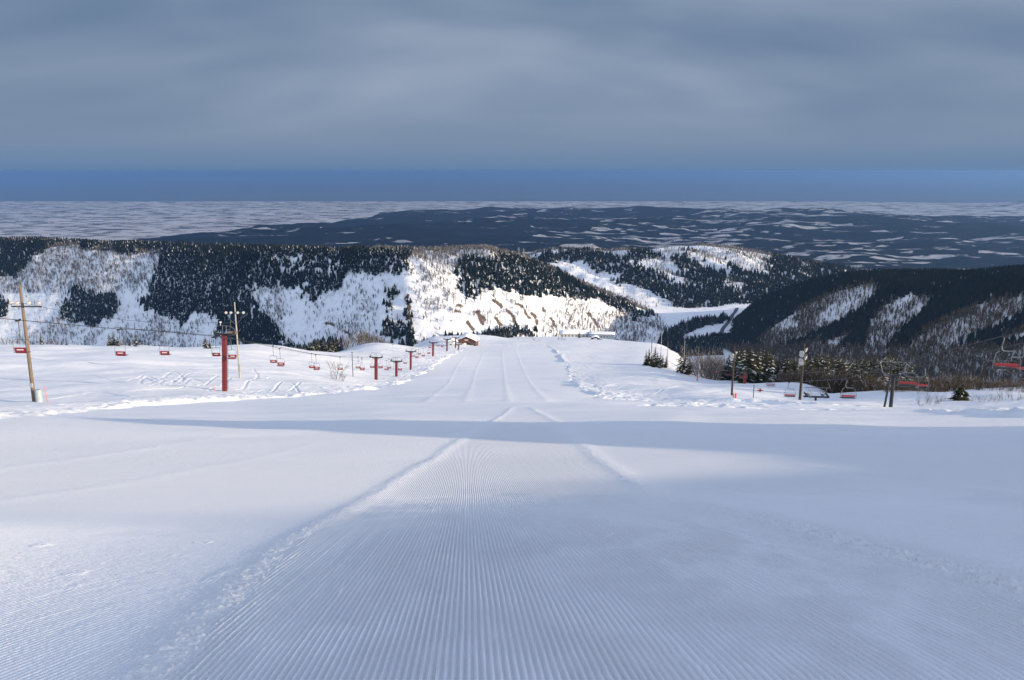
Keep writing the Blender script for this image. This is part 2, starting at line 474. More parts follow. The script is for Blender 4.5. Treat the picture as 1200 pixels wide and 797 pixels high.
SHADE_RIDGE = [(41, 12, .3), (41, 5, 2.4), (41, .6, 3.8), (41, -7.6, 5.2), (41, -13.6, 5.6), (41, -20, 5.3), (41, -27, 3.8)]  # ridge added out of view so its shadow covers the near foreground
SHADE_KNOLL = [(41.0, 24.0, 10.3, 7.5, 5.0, 12.5)]     # unseen mound, added outside the frame to throw the shadow band
def surf(x, y, full=False):
    z = base_z(x, y)
    bd, dl, dr = border_dist(x, y)
    out = sstep(.3, -.6, bd)
    rough = fbm(x*.9, y*.9, 4, 11) - .5
    drift = fbm(x*.055, y*.055, 3, 21) - .5
    left = sstep(2, -4, dl)
    rim = np.exp(-((bd + 1.3)/1.1)**2)
    churnband = sstep(-14, -2, bd)*out
    smooth_right = sstep(150, 230, y)*sstep(0, -3, dr)
    z = z + out*(.13 + drift*np.clip(y/60, .2, 2.0)*.9*(1 - .5*smooth_right)) + rim*out*(.02 + .24*rough)
    z = z + churnband*rough*.34*(1-.6*smooth_right) + out*rough*.10
    bumps = sstep(.55, .75, fbm(x*.35, y*.35, 3, 31))*churnband
    z = z + bumps*.10
    # gentle rolls on the groomed run
    z = z + (1-out)*(fbm(x*.05, y*.11, 3, 41) - .5)*np.clip(y/40, .05, 1.0)*.55*sstep(4, 25, y)
    z = z + (1-out)*(vnoise(x*.02, y*.30, 43)-.5)*.16*sstep(60, 110, y)
    churn = out*.8*churnband + .15*out
    for pts, hh, w, cch in BERMS:
        xs = [p[0] for p in pts]; ys = [p[1] for p in pts]
        m = (x > min(xs)-3*w-1) & (x < max(xs)+3*w+1) & (y > min(ys)-3*w-1) & (y < max(ys)+3*w+1)
        if not m.any(): continue
        d, s = seg_dist(x[m], y[m], pts)
        g = np.exp(-(d/w)**2)
        rn = fbm(x[m]*5, y[m]*5, 3, 51)
        z[m] += g*hh*(.55 + .9*rn)
        churn[m] = np.maximum(churn[m], np.exp(-(d/(w*2.0))**2)*cch*.6)
    for pts in TRACKS:
        xs = [p[0] for p in pts]; ys = [p[1] for p in pts]
        m = (x > min(xs)-2) & (x < max(xs)+2) & (y > min(ys)-3) & (y < max(ys)+3)
        if not m.any(): continue
        d, s = seg_dist(x[m], y[m], pts)
        w = .11 + y[m]*.0007
        z[m] += -.11*np.exp(-(d/w)**2) + .03*np.exp(-((d-2*w)/w)**2)
    for kx, ky, h, sx, sf, sb in SHADE_KNOLL:
        z = z + h*np.exp(-(((x-kx)/sx)**2 + ((y-ky)/np.where(y > ky, sf, sb))**2))
    rh = np.interp(-y, [-q[1] for q in SHADE_RIDGE], [q[2] for q in SHADE_RIDGE])
    z = z + rh*sstep(18, 8, y)*np.exp(-((x-41)/8.0)**2)
    if full: return z, bd, churn
    return z

def ground(x, y):
    return ZC + float(surf(np.array([float(x)]), np.array([float(y)]))[0])

def build_slope():
    C0 = 32.0
    sc_ = np.linspace(-1, 1, 1351); core = .68*np.sinh(2.6*sc_)/np.sinh(2.6)
    side = .70*np.exp(np.linspace(0, math.log(12), 70))
    au = np.concatenate([-side[::-1], core, side])
    Yr = np.concatenate([np.linspace(-28, 2.5, 60), 2.5*np.exp(np.linspace(0, math.log(60/2.5), 560))[1:],
                         60*np.exp(np.linspace(0, math.log(140/60), 330))[1:], 140*np.exp(np.linspace(0, math.log(500/140), 330))[1:],
                         500*np.exp(np.linspace(0, math.log(1000/500), 50))[1:]])
    def lateral(x, y):
        bl = BERMS[0][0]; br = BERMS[1][0]
        byl = sorted([(p[1], p[0]) for p in bl]); byr = sorted([(p[1], p[0]) for p in br])
        xl = np.interp(y, [q[0] for q in byl], [q[1] for q in byl]); xr = np.interp(y, [q[0] for q in byr], [q[1] for q in byr])
        xl = xl + (vnoise(y*1.7, y*0+.3, 91)-.5)*.12; xr = xr + (vnoise(y*1.7, y*0+.7, 92)-.5)*.16
        def rot(a): return x*math.cos(math.radians(a)) - y*math.sin(math.radians(a))
        u = np.where(x < xl, rot(13) + .013, np.where(x > xr, rot(-9) + .02, rot(-3.4)))
        seam = np.minimum(np.abs(x-xl)/.16, np.abs(x-xr)/.22)
        return u, sstep(.35, 1.25, seam), xl, xr
    X0, Y0, Y1 = 9.6, 2.9, 15.5          # rectangle near the camera with real comb grooves, its columns run along the grooves
    c_, s_ = math.cos(math.radians(-3.4)), math.sin(math.radians(-3.4))
    def sheet(av, Yv, fine):
        A, Y = np.meshgrid(av, Yv); y = Y.ravel()
        x = ((A + Y*s_)/c_).ravel() if fine else (A*(Y + C0)).ravel()
        inset = np.minimum(np.minimum(X0 - np.abs(x*c_ - y*s_), y - Y0), Y1 - y)     # metres inside the rectangle
        z, bd, churn = surf(x, y, True)
        u, seam, xl, xr = lateral(x, y)
        g = sstep(-.3, .6, bd)*np.where(x < xl, .75, np.where(x > xr, .65, 1.0))*seam
        g = g*(1 - .8*np.clip(churn, 0, 1))
        if fine:
            edge = np.minimum(sstep(Y1, 7.0, y), sstep(0, .5, inset))
            n_ = vnoise(x*2.1, y*.5, 71); k = np.floor(u/.041 + .5).astype(np.int64)
            uu = u + (vnoise(x*.7, y*.35, 72)-.5)*.018 + (vnoise(x*6, y*3, 73)-.5)*.003
            tooth = .94 + .12*_perm[(k*7919) & 65535]
            cs = (.5+.5*np.cos(2*math.pi*uu/.041))**1.6
            brk = sstep(.10, .30, vnoise(x*9, y*4, 74))*.14 + .86
            z = z + edge*g*(np.where(x < xl, .020*sstep(11, 5.5, y), np.where(x > xr, .030, .046))*cs*tooth*brk*(.95+.10*n_) - .006)
            cl = fbm(x*26, y*26, 2, 75); crumbs = sstep(.60, .80, cl)*np.clip(1.0 - seam + .5*churn, .03, 1.1)
            z = z + edge*(crumbs*np.where(x > 1, .022, .013) + (fbm(x*45, y*45, 2, 76)-.5)*.004*sstep(11, 5, y))
            # scattered lumps thrown by the groomer
            z = z + edge*sstep(.86, .93, vnoise(x*3.1, y*3.1, 77))*.010*vnoise(x*17, y*17, 78)
            g = g*(1 - edge)
            z = z - .012*(inset < 1e-6)
        else:
            z = z - .07*sstep(.03, .25, inset)
        return np.stack([x, y, z + ZC], 1), u, g*sstep(75, 14, y), np.clip(churn, 0, 1)
    V1, u1, g1, c1 = sheet(au, Yr, False)
    F1 = grid_faces(len(Yr), len(au))
    ins = np.minimum(np.minimum(X0 - np.abs(V1[:, 0]*c_ - V1[:, 1]*s_), V1[:, 1] - Y0), Y1 - V1[:, 1])
    F1 = F1[(ins[F1] < .6).any(1)]
    af = np.linspace(-X0, X0, 2820); Yf = Y0*np.exp(np.linspace(0, math.log(Y1/Y0), 420))
    V2, u2, g2, c2 = sheet(af, Yf, True)
    F2 = grid_faces(len(Yf), len(af)) + len(V1)
    me = np_mesh('ski_slope', np.concatenate([V1, V2]), np.concatenate([F1, F2]), M['snow'], True,
                 vattr={'comb_u': np.concatenate([u1, u2]), 'groomed': np.concatenate([g1, g2]), 'churn': np.concatenate([c1, c2])})
    return tag(link('ski_slope', me), 'wide groomed snow slope with comb grooves running down to the lodge', None, None, 'structure')
build_slope()

# ------------------------------------------------------------------ hills
VALZ = ZC - 262.0
class Hill:
    """knots per column: list of (Y, z) with the same meaning in every column"""
    def __init__(s, cols, ncol, nrow, amp, seed, gul=1.0):
        a = np.array([a_px(c[0], 350) for c in cols]); K = len(cols[0][1])
        s.a = np.linspace(a[0], a[-1], ncol)
        kY = np.array([[k[0] for k in c[1]] for c in cols], float); kz = np.array([[k[1] for k in c[1]] for c in cols], float)
        t = np.linspace(0, K-1, nrow)
        YY = np.empty((nrow, ncol)); ZZ = np.empty((nrow, ncol))
        cy = np.stack([pchip(a, kY[:, k], s.a) for k in range(K)], 1); cz = np.stack([pchip(a, kz[:, k], s.a) for k in range(K)], 1)
        for i in range(ncol):
            YY[:, i] = pchip(np.arange(K), cy[i], t); ZZ[:, i] = pchip(np.arange(K), cz[i], t)
        XX = s.a[None, :]*YY
        face = np.sin(np.clip(t/(K-1)*1.6, 0, 1)*math.pi)[:, None]
        g = np.abs(fbm(XX*.010 + YY*.009, YY*.004 - XX*.002, 3, seed)-.5)*2
        ZZ = ZZ + amp*gul*(g - .35)*face*-1.4 + amp*.55*(fbm(XX*.03, YY*.03, 4, seed+7)-.5)*np.clip(face+.25, 0, 1)
        s.X, s.Y, s.Z, s.t = XX, YY, ZZ, t/(K-1)
        s.nr, s.nc = nrow, ncol
        s.PX, s.PR = to_px(XX, YY, ZZ)
    def sample(s, n, rs):
        """random surface points, even per ground area"""
        w = (np.hypot(np.diff(s.X, axis=1)[:-1], np.diff(s.Y, axis=1)[:-1]))*np.abs(np.hypot(np.diff(s.Y, axis=0)[:, :-1], np.diff(s.Z, axis=0)[:, :-1]))
        cw = np.cumsum(w.ravel()); idx = np.searchsorted(cw, rs.random(n)*cw[-1])
        i = idx // (s.nc-1); j = idx % (s.nc-1); u = rs.random(n); v = rs.random(n)
        def it(A): return (A[i, j]*(1-u) + A[i, j+1]*u)*(1-v) + (A[i+1, j]*(1-u) + A[i+1, j+1]*u)*v
        return it(s.X), it(s.Y), it(s.Z)
    def build(s, name, m, label, rock=None, scrub=None):
        V = np.stack([s.X.ravel(), s.Y.ravel(), s.Z.ravel()], 1)
        z = np.zeros(s.X.size)
        me = np_mesh(name, V, grid_faces(s.nr, s.nc), m, True, vattr={'rock': z if rock is None else rock.ravel(), 'scrub': z+.5 if scrub is None else scrub.ravel()})
        return tag(link(name, me), label, None, None, 'structure')

def vfloor(x): return VALZ - np.clip((-x-60)*.16, 0, 150)
def col(px, rr, ry, fy, back=50, mid=.5, midf=.5):
    zr = zrow(rr, ry); VZ = float(vfloor(a_px(px, 350)*fy))
    return (px, [(fy, VZ-6), (fy + (ry-fy)*mid, VZ + (zr-VZ)*midf), (ry-25, zr-3), (ry+70, zr+1), (ry+70+back*3.8*.5+95, zr-back), (ry+600, VALZ-160)])
hillA = Hill([col(px, rr, ry, fy) for px, rr, ry, fy in [
    (-900,288,2300,2000),(-500,288,2000,1740),(0,289,1640,1400),(60,289,1600,1360),(110,292,1560,1310),(200,295,1480,1230),(350,300,1320,1075),
    (480,301,1185,975),(560,298,1220,1000),(600,305,1245,1020),(640,321,1270,1050),(680,340,1300,1090),(720,358,1330,1150),(755,373,1345,1220),(785,391,1300,1250),(830,402,1290,1250)]],
    1150, 260, 19, 61)
hillB = Hill([col(px, rr, ry, fy, mid=.45, midf=.42) for px, rr, ry, fy in [
    (520,318,1950,1600),(600,310,1950,1600),(640,298,1930,1580),(660,296,1920,1560),(700,298,1910,1550),(750,297,1900,1545),(810,292,1890,1540),(850,295,1890,1545),(900,304,1900,1560),
    (950,314,1910,1600),(1000,323,1930,1640),(1060,334,1950,1680),(1130,348,1990,1750),(1250,362,2050,1850)]], 460, 180, 20, 83)
hillC = Hill([col(px, rr, ry, fy, 95) for px, rr, ry, fy in [
    (835,402,1330,1240),(860,390,1310,1160),(890,365,1270,1060),(930,349,1225,980),(980,336,1170,900),(1020,331,1125,850),(1080,332,1065,780),(1130,333,1005,730),
    (1200,328,935,660),(1350,320,850,580),(1600,312,780,520),(2000,310,760,500)]], 620, 200, 13, 97)

# valley floor
def grid_sheet(name, xs, ys, zf, m, label, vattr=None):
    X, Y = np.meshgrid(xs, ys); Z = zf(X, Y)
    at = {k: f(X, Y).ravel() for k, f in (vattr or {}).items()}
    me = np_mesh(name, np.stack([X.ravel(), Y.ravel(), Z.ravel()], 1), grid_faces(len(ys), len(xs)), m, True, vattr=at)
    return tag(link(name, me), label, None, None, 'structure')
def valley_z(X, Y): return vfloor(X) + 16*(fbm(X*.006, Y*.006, 3, 5)-.5) + .8*(fbm(X*.05, Y*.05, 3, 6)-.5)
grid_sheet('valley_floor', np.linspace(-1400, 1500, 220), np.linspace(560, 1760, 160), valley_z, M['hill'], 'flat snowy valley floor between the wooded hills',
           {'rock': lambda X, Y: X*0, 'scrub': lambda X, Y: X*0-.1})

# rock streaks on the sunlit middle of hill A
ROCK = [[(578,352),(590,362),(602,375),(612,388)],[(570,360),(578,368),(590,385)],[(600,352),(612,362),(618,372)],[(535,366),(545,367)],[(555,365),(568,374)],
        [(712,352),(722,362),(735,375)],[(705,348),(712,352)],[(635,362),(640,368)],[(383,379),(400,386),(412,394)],[(480,345),(478,360),(482,385)],[(540,360),(560,366)],[(604,378),(614,390)],[(560,372),(566,380)],[(622,366),(630,380)],[(645,372),(652,384)],[(548,378),(556,386)],[(520,372),(530,376)],[(500,352),(512,356)],[(690,368),(700,382)],[(316,373),(330,372)]]
def streaks(px, pr, lines, w):
    r = np.zeros(px.shape)
    for l in lines:
        d, _ = seg_dist(px.ravel(), pr.ravel()*1.0, l)
        r = np.maximum(r, np.exp(-(d.reshape(px.shape)/w)**2))
    return r
hillA.build('hill', M['hill'], 'long sunlit snowy hill with dark conifer woods and grey bare forest', rock=streaks(hillA.PX + 9*(fbm(hillA.X*.05, hillA.Z*.08, 3, 44)-.5), hillA.PR + 7*(fbm(hillA.X*.05, hillA.Z*.08, 3, 45)-.5), ROCK, 2.6)*np.clip(fbm(hillA.X*.09, hillA.Z*.12, 3, 46)*2.6-.45, 0, 1.15),
            scrub=np.where(hillA.PX < 350, .65, .62))
hillB.build('hill', M['hill'], 'farther snowy hill with a bright open slope and tree lines', scrub=hillB.X*0+.45)
hillC.build('hill', M['hill_dark'], 'shaded wooded hill rising at the far side of the valley', scrub=hillC.X*0+.75)

# ------------------------------------------------------------------ woods on the hills
def far_conifers(P, hgt, rs, snowp=.12, tiers=4, sides=6):
    """P (n,3) bases, hgt (n,) heights -> verts, tris, face attributes"""
    n = len(P); T, S = tiers, sides
    ang = rs.random((n, 1, 1))*6.28 + (np.arange(S)/S*6.2832)[None, None, :] + (np.arange(T)*.55)[None, :, None]
    lo = .06 + .80*np.arange(T)/T; hi = np.minimum(lo + .40, 1.0); rad = .27*(1 - np.arange(T)/T*.82)
    R = rad[None, :, None]*(.65 + .7*rs.random((n, T, S)))*hgt[:, None, None]*(.8+.4*rs.random((n,1,1)))
    zr = (lo[None, :, None] + .08*(rs.random((n, T, S))-.5))*hgt[:, None, None]
    ring = np.stack([np.cos(ang)*R, np.sin(ang)*R, zr], -1)              # n,T,S,3
    apex = np.zeros((n, T, 1, 3)); apex[..., 2] = hi[None, :, None]*hgt[:, None, None]
    apex[..., :2] += (rs.random((n, T, 1, 2))-.5)*.04*hgt[:, None, None, None]
    V = np.concatenate([ring, apex], 2) + P[:, None, None, :]
    base = (np.arange(n*T)*(S+1))[:, None]
    k = np.arange(S)[None, :]
    Ft = np.stack([base + k, base + (k+1) % S, np.broadcast_to(base + S, (n*T, S))], -1).reshape(-1, 3)
    tone = np.clip(np.repeat(rs.random(n), T*S)*.7 + rs.random(n*T*S)*.45 - .1, 0, 1)
    patch = np.repeat(np.clip(vnoise(P[:, 0]*.02, P[:, 1]*.02, 9)*1.6-.2, 0.15, 1.5), T*S)
    snow = (rs.random(n*T*S) < snowp*patch)*(.2 + .45*rs.random(n*T*S))
    return V.reshape(-1, 3), Ft, tone, snow
def far_bare(P, hgt, rs, nb=9, w=.16, snowp=.06):
    n = len(P)
    az = rs.random((n, nb))*6.2832; el = .75 + .7*rs.random((n, nb)); z0 = (.12 + .55*rs.random((n, nb)))*hgt[:, None]
    ln = (.28 + .32*rs.random((n, nb)))*hgt[:, None]
    z0[:, 0] = 0; ln[:, 0] = hgt*.95; el[:, 0] = 1.5
    d = np.stack([np.cos(az)*np.cos(el), np.sin(az)*np.cos(el), np.sin(el)], -1)
    pz = az + 1.57 + (rs.random((n, nb))-.5)
    side = np.stack([np.cos(pz), np.sin(pz), np.zeros_like(az)], -1)
    ww = w*(.6 + .9*rs.random((n, nb)))
    b0 = P[:, None, :] + np.stack([np.zeros_like(z0), np.zeros_like(z0), z0], -1)
    v1 = b0 - side*ww[..., None]; v2 = b0 + side*ww[..., None]
    v3 = b0 + d*ln[..., None]
    v4 = b0 + d*(ln*.55)[..., None] + side*(ww*2.2)[..., None]
    V = np.stack([v1, v2, v4, v3], 2).reshape(-1, 3)
    k = (np.arange(n*nb)*4)[:, None]
    Ft = np.concatenate([k + np.array([[0, 1, 2]]), k + np.array([[0, 2, 3]])], 0)
    tone = np.tile(np.clip(np.repeat(rs.random(n), nb)*.6 + rs.random(n*nb)*.5, 0, 1), 2)
    snow = np.tile((rs.random(n*nb) < snowp)*.8, 2)
    return V, Ft, tone, snow
def wood_object(name, data, m, label):
    V, Ft, tone, snow = data
    me = np_mesh(name, V, Ft, m, False, fattr={'tone': tone, 'snow': snow})
    return tag(link(name, me), label, 'wood', None, 'stuff')

CON_A = [
 [(-700,280),(75,284),(40,302),(20,325),(-700,332)], [(-400,345),(6,349),(12,372),(-400,378)],
 [(70,366),(74,346),(92,333),(105,347),(140,346),(144,364),(125,374),(105,378),(80,373)],
 [(183,285),(300,289),(400,295),(396,320),(398,338),(384,341),(373,350),(360,352),(345,335),(330,333),(290,340),(256,343),(253,360),(212,381),(200,372),(165,356),(180,340),(178,325),(185,310)],
 [(255,345),(285,340),(300,355),(322,385),(342,402),(340,420),(280,420),(262,388),(250,366)],
 [(70,283),(186,287),(186,294),(110,294)],
 [(395,294),(480,297),(484,312),(470,317),(420,317),(395,318)],
 [(452,338),(468,336),(470,346),(456,347)], [(453,374),(470,378),(482,384),(487,402),(458,404),(452,386)], [(477,346),(481,346),(484,380),(478,378)], [(448,350),(456,349),(458,366),(452,364)],
 [(535,310),(545,303),(600,300),(640,313),(680,334),(720,351),(760,369),(752,374),(700,351),(670,346),(640,345),(600,344),(570,338),(548,350),(536,340),(542,324)],
 [(340,420),(346,403),(390,397),(398,402),(398,420)], [(490,410),(497,405),(522,396),(560,390),(630,388),(634,396),(600,400),(560,420)],
]
THIN_A = [[(320,298),(398,296),(398,322),(330,322)], [(183,285),(240,285),(230,296),(185,298)]]
def classify(hill, n, polys, rs):
    x, y, z = hill.sample(n, rs); px, pr = to_px(x, y, z)
    jx = (fbm(x*.035, y*.035, 3, 55)-.5)*26 + rs.normal(0, 2.2, n); jy = (fbm(x*.035, y*.035, 3, 56)-.5)*13 + rs.normal(0, 1.2, n)
    return x, y, z, px, pr, in_any(px + jx, pr - 1.5 + jy, polys)
rs = np.random.default_rng(11)
x, y, z, px, pr, con = classify(hillA, 430000, CON_A, rs)
thin = in_any(px, pr, THIN_A) & (rs.random(len(x)) < .55)
vis = (px > -480) & (px < 1460) & (y < 1950)
k = con & ~thin & vis & (rs.random(len(x)) < .66)
P = np.stack([x, y, z-.3], 1)
hh = (6.5 + 5.5*rs.random(len(x)))*np.clip(y/1300, 1, 1.25)
wood_object('conifer_wood', far_conifers(P[k], hh[k], rs, .10), M['conifer'], 'dark snow-dusted conifer woods in patches on the long sunlit hill')
dens = np.where(px < 190, .75, np.where(px < 460, .50, .78))*np.clip(vnoise(x*.018, y*.018, 77)*2.0-.35, .03, 1.2)
dens = np.where((pr < 325) & (px > 430) & (px < 640), .9, dens)
dens = np.where((px < 190) & (pr < 345), .85, dens)
dens = np.where((px > 636) & (px < 760) & (pr > 366), .6, dens)
k2 = ~con & vis & (rs.random(len(x)) < dens*.55)
wood_object('bare_wood', far_bare(P[k2], hh[k2]*.8, rs, 10, .18), M['bare'], 'grey leafless forest on the snow of the long sunlit hill')

CON_B = [
 [(684,298),(705,296),(735,306),(775,326),(850,350),(880,353),(935,364),(930,372),(860,364),(800,354),(740,332),(700,313)],
 [(620,306),(640,297),(690,294),(690,302),(640,308)],
 [(788,298),(806,296),(830,318),(848,324),(852,346),(832,345),(802,326)], [(853,304),(880,318),(930,324),(990,318),(1060,330),(1060,372),(935,374),(885,362),(868,338)],
 [(796,353),(870,355),(905,361),(905,369),(862,363),(800,360)],
 [(763,333),(790,345),(820,350),(815,366),(800,360),(790,358),(775,346)], [(830,318),(846,316),(862,336),(872,358),(850,350)], [(730,296),(760,294),(770,304),(740,304)],
 [(900,300),(1000,316),(1000,330),(930,326),(900,316)],
]
x, y, z, px, pr, con = classify(hillB, 110000, CON_B, rs)
P = np.stack([x, y, z-.3], 1); hh = 8 + 6*rs.random(len(x))
k = con & (rs.random(len(x)) < .62) & (y < 2080) & (px > 560) & (px < 1300)
wood_object('conifer_wood', far_conifers(P[k], hh[k], rs, .04, 3, 5), M['conifer'], 'dark tree lines crossing the farther snowy hill')
op = in_any(px, pr, [[(628,308),(690,306),(790,350),(780,368),(740,350),(690,338),(640,322)]])
dens = np.where(op, .05, .5)*np.clip(vnoise(x*.012, y*.012, 71)*2-.3, .05, 1.2)
k2 = ~con & (rs.random(len(x)) < dens*.8) & (y < 2080) & (px > 560) & (px < 1300)
wood_object('bare_wood', far_bare(P[k2], hh[k2]*.8, rs, 8, .2), M['bare'], 'thin leafless forest on the farther snowy hill')

OPEN_C = [
 [(885,402),(905,384),(935,364),(980,342),(1022,331),(1032,342),(1012,360),(975,384),(935,402),(900,410)],
 [(1012,408),(1020,378),(1036,358),(1062,347),(1094,350),(1076,372),(1052,394),(1034,412)],
 [(1055,415),(1085,386),(1150,356),(1260,338),(1260,356),(1205,366),(1165,386),(1110,410),(1080,420)], [(1160,400),(1260,368),(1260,384),(1190,400)],
 [(955,408),(990,392),(1000,396),(975,412)], [(930,412),(960,398),(962,404),(940,416)],
]
x, y, z, px, pr, _ = classify(hillC, 210000, [], rs)
op = in_any(px, pr, OPEN_C); low = pr > 408
P = np.stack([x, y, z-.3], 1); hh = 7 + 5*rs.random(len(x)); vis = (px > 800) & (px < 2000)
k = ~op & ~low & vis & (rs.random(len(x)) < .98)
wood_object('conifer_wood', far_conifers(P[k], hh[k], rs, .01, 3, 5), M['conifer'], 'dark conifer woods on the shaded hill across the valley')
k2 = vis & ((op & (rs.random(len(x)) < .55*np.clip(vnoise(x*.025, y*.025, 15)*2.6-.5, .22, 1))) | (low & (rs.random(len(x)) < .75)))
wood_object('bare_wood', far_bare(P[k2], hh[k2]*.95, rs, 10, .21, .01), M['bare_brown'], 'brown leafless thicket on the shaded hill across the valley')

# ------------------------------------------------------------------ far land and sea
def far_land():
    au = np.linspace(-2.0, 2.0, 860)
    tt = np.linspace(1/1450.0, 1/13000.0, 520); Yr = 1/tt
    A, Y = np.meshgrid(au, Yr); X = A*Y
    pxc = 600 + A*F*.99
    edge_row = np.interp(pxc, [-300,0,60,120,200,300,370,410,450,500,560,600,700,800,900,1000,1100,1180,1260,1600],
                              [299,292,287,282,277,270,262,257,250,246.5,245,244,244.5,246,248,250,253,251,249,249])
    hz = -480 + 75*sstep(2200, 5000, Y)
    edge_t = tan_row(edge_row); Ye = 440/edge_t
    fo = sstep(1.03, .97, Y/Ye)
    hills = (fbm(X*.0009, Y*.0009, 5, 33)-.35)*150 + np.abs(fbm(X*.0022, Y*.0022, 4, 37)-.5)*70
    Z = -482 + fo*np.clip(hills + 28, 0, 400)*sstep(1500, 3600, Y)*np.clip(Y/6000, .35, 1) + (fbm(X*.002, Y*.002, 3, 3)-.5)*6
    # far headland hill at the right
    Z = Z + 115*np.exp(-((X-7300)/900)**2 - ((Y-10400)/1100)**2) + 60*np.exp(-((X-8600)/900)**2 - ((Y-10500)/1000)**2)
    fo2 = np.maximum(fo*.92, np.exp(-((X-7600)/1000)**2 - ((Y-10400)/1200)**2))
    fields = np.exp(-((pxc-960)/230)**2) + .35*np.exp(-((pxc-620)/200)**2)
    shore = np.interp(A[0], [-2,-1.25,-.7,-.33,.1,.66,1.25,2], [12500,12800,12900,14000,14600,11800,11000,10500])
    Z = np.where(Y > shore[None, :]-600*0, np.minimum(Z, -485-(Y-shore[None, :])*.05), Z)
    me = np_mesh('far_land', np.stack([X.ravel(), Y.ravel(), Z.ravel()+ZC], 1), grid_faces(len(Yr), len(au)), M['far'], True,
                 vattr={'forest': fo2, 'fields': fields})
    return tag(link('far_land', me), 'snow covered plain with fields and dark low wooded hills reaching to the coast', None, None, 'structure')
far_land()
me = np_mesh('sea', np.array([[-68000, 1000, 12.0], [68000, 1000, 12.0], [68000, 67000, 12.0], [-68000, 67000, 12.0]]), np.array([[0, 1, 2, 3]]), M['sea'])
tag(link('sea', me), 'grey blue sea beyond the coastal plain', None, None, 'structure')

#OBJ_BEGIN
# ------------------------------------------------------------------ chairlifts
def at(px, row, Y):
    return float(a_px(px, row)*Y)
LIFTS = {'A': (-46.1, .0375, 1.6), 'B': (31.9, .15, 2.0)}
def lift_Y(lift, px, row, side):
    x0, k, g = LIFTS[lift]
    a = float(a_px(px, row))
    return (x0 + side*g)/(a - k)
def lift_x(lift, Y, side=0):
    x0, k, g = LIFTS[lift]; return x0 + side*g + k*Y

def make_chair_a():
    r = empty('two_seat_chair')
    f = MB(); f.box((0, .05, .06), (1.15, .46, .10), bev=.04).build('seat', M['seat_red'], r)
    f = MB(); f.box((0, -.22, .36), (1.15, .07, .44), bev=.03, tilt=.12).build('backrest', M['seat_red'], r)
    f = MB(); f.box((0, -.265, .37), (.62, .012, .10), tilt=.12); f.box((0, -.175, .37), (.62, .012, .10), tilt=.12)
    f.build('number_strip', M['white'], r)
    f = MB()
    for s in (-1, 1): f.tube([(s*.60, .30, .08), (s*.62, -.24, .08), (s*.62, -.28, .6), (s*.60, -.12, 1.22), (s*.50, -.05, 1.30)], .028, 6)
    f.tube([(-.52, -.05, 1.30), (.52, -.05, 1.30)], .03, 6)
    f.build('side_frame', M['steel'], r)
    f = MB(); f.tube([(0, -.05, 1.30), (0, -.02, 2.2), (.0, 0, 2.98)], .035, 6).build('hanger', M['steel'], r)
    f = MB(); f.box((0, 0, 3.06), (.14, .52, .18), bev=.03); f.tube([(0, -.35, 3.1), (0, .35, 3.1)], .06, 8)
    f.build('grip', M['dark_steel'], r)
    return r
def make_chair_b():
    r = empty('wide_chair')
    f = MB(); f.box((0, .05, .08), (1.80, .50, .10), bev=.04).build('seat', M['dark_steel'], r)
    f = MB(); f.box((0, -.26, .42), (1.80, .08, .25), bev=.03, tilt=.15).build('backrest', M['seat_red'], r)
    for s in (-1, 1): MB().tube([(s*.97, .32, .05), (s*.99, -.28, .08), (s*1.0, -.32, .7), (s*.80, -.12, 1.30), (s*.52, 0, 1.46)], .035, 6).build('side_frame', M['steel'], r)
    f = MB(); f.tube([(-.34, 0, 2.62), (-.30, 0, 2.45), (-.40, 0, 1.80), (-.36, 0, 1.56), (-.18, 0, 1.47), (.20, 0, 1.46), (.62, 0, 1.48)], .055, 8).build('hanger', M['steel'], r)
    f = MB(); f.tube([(-.95, .0, .62), (-.9, .62, .55), (.9, .62, .55), (.95, 0, .62)], .022, 6); f.tube([(-.5, .62, .55), (-.5, .66, -.25), (.5, .66, -.25), (.5, .62, .55)], .02, 6)
    f.build('safety_bar', M['steel'], r)
    f = MB(); f.box((-.30, 0, 2.68), (.16, .6, .2), bev=.03); f.tube([(-.30, -.4, 2.75), (-.30, .4, 2.75)], .06, 8)
    f.build('grip', M['dark_steel'], r)
    return r

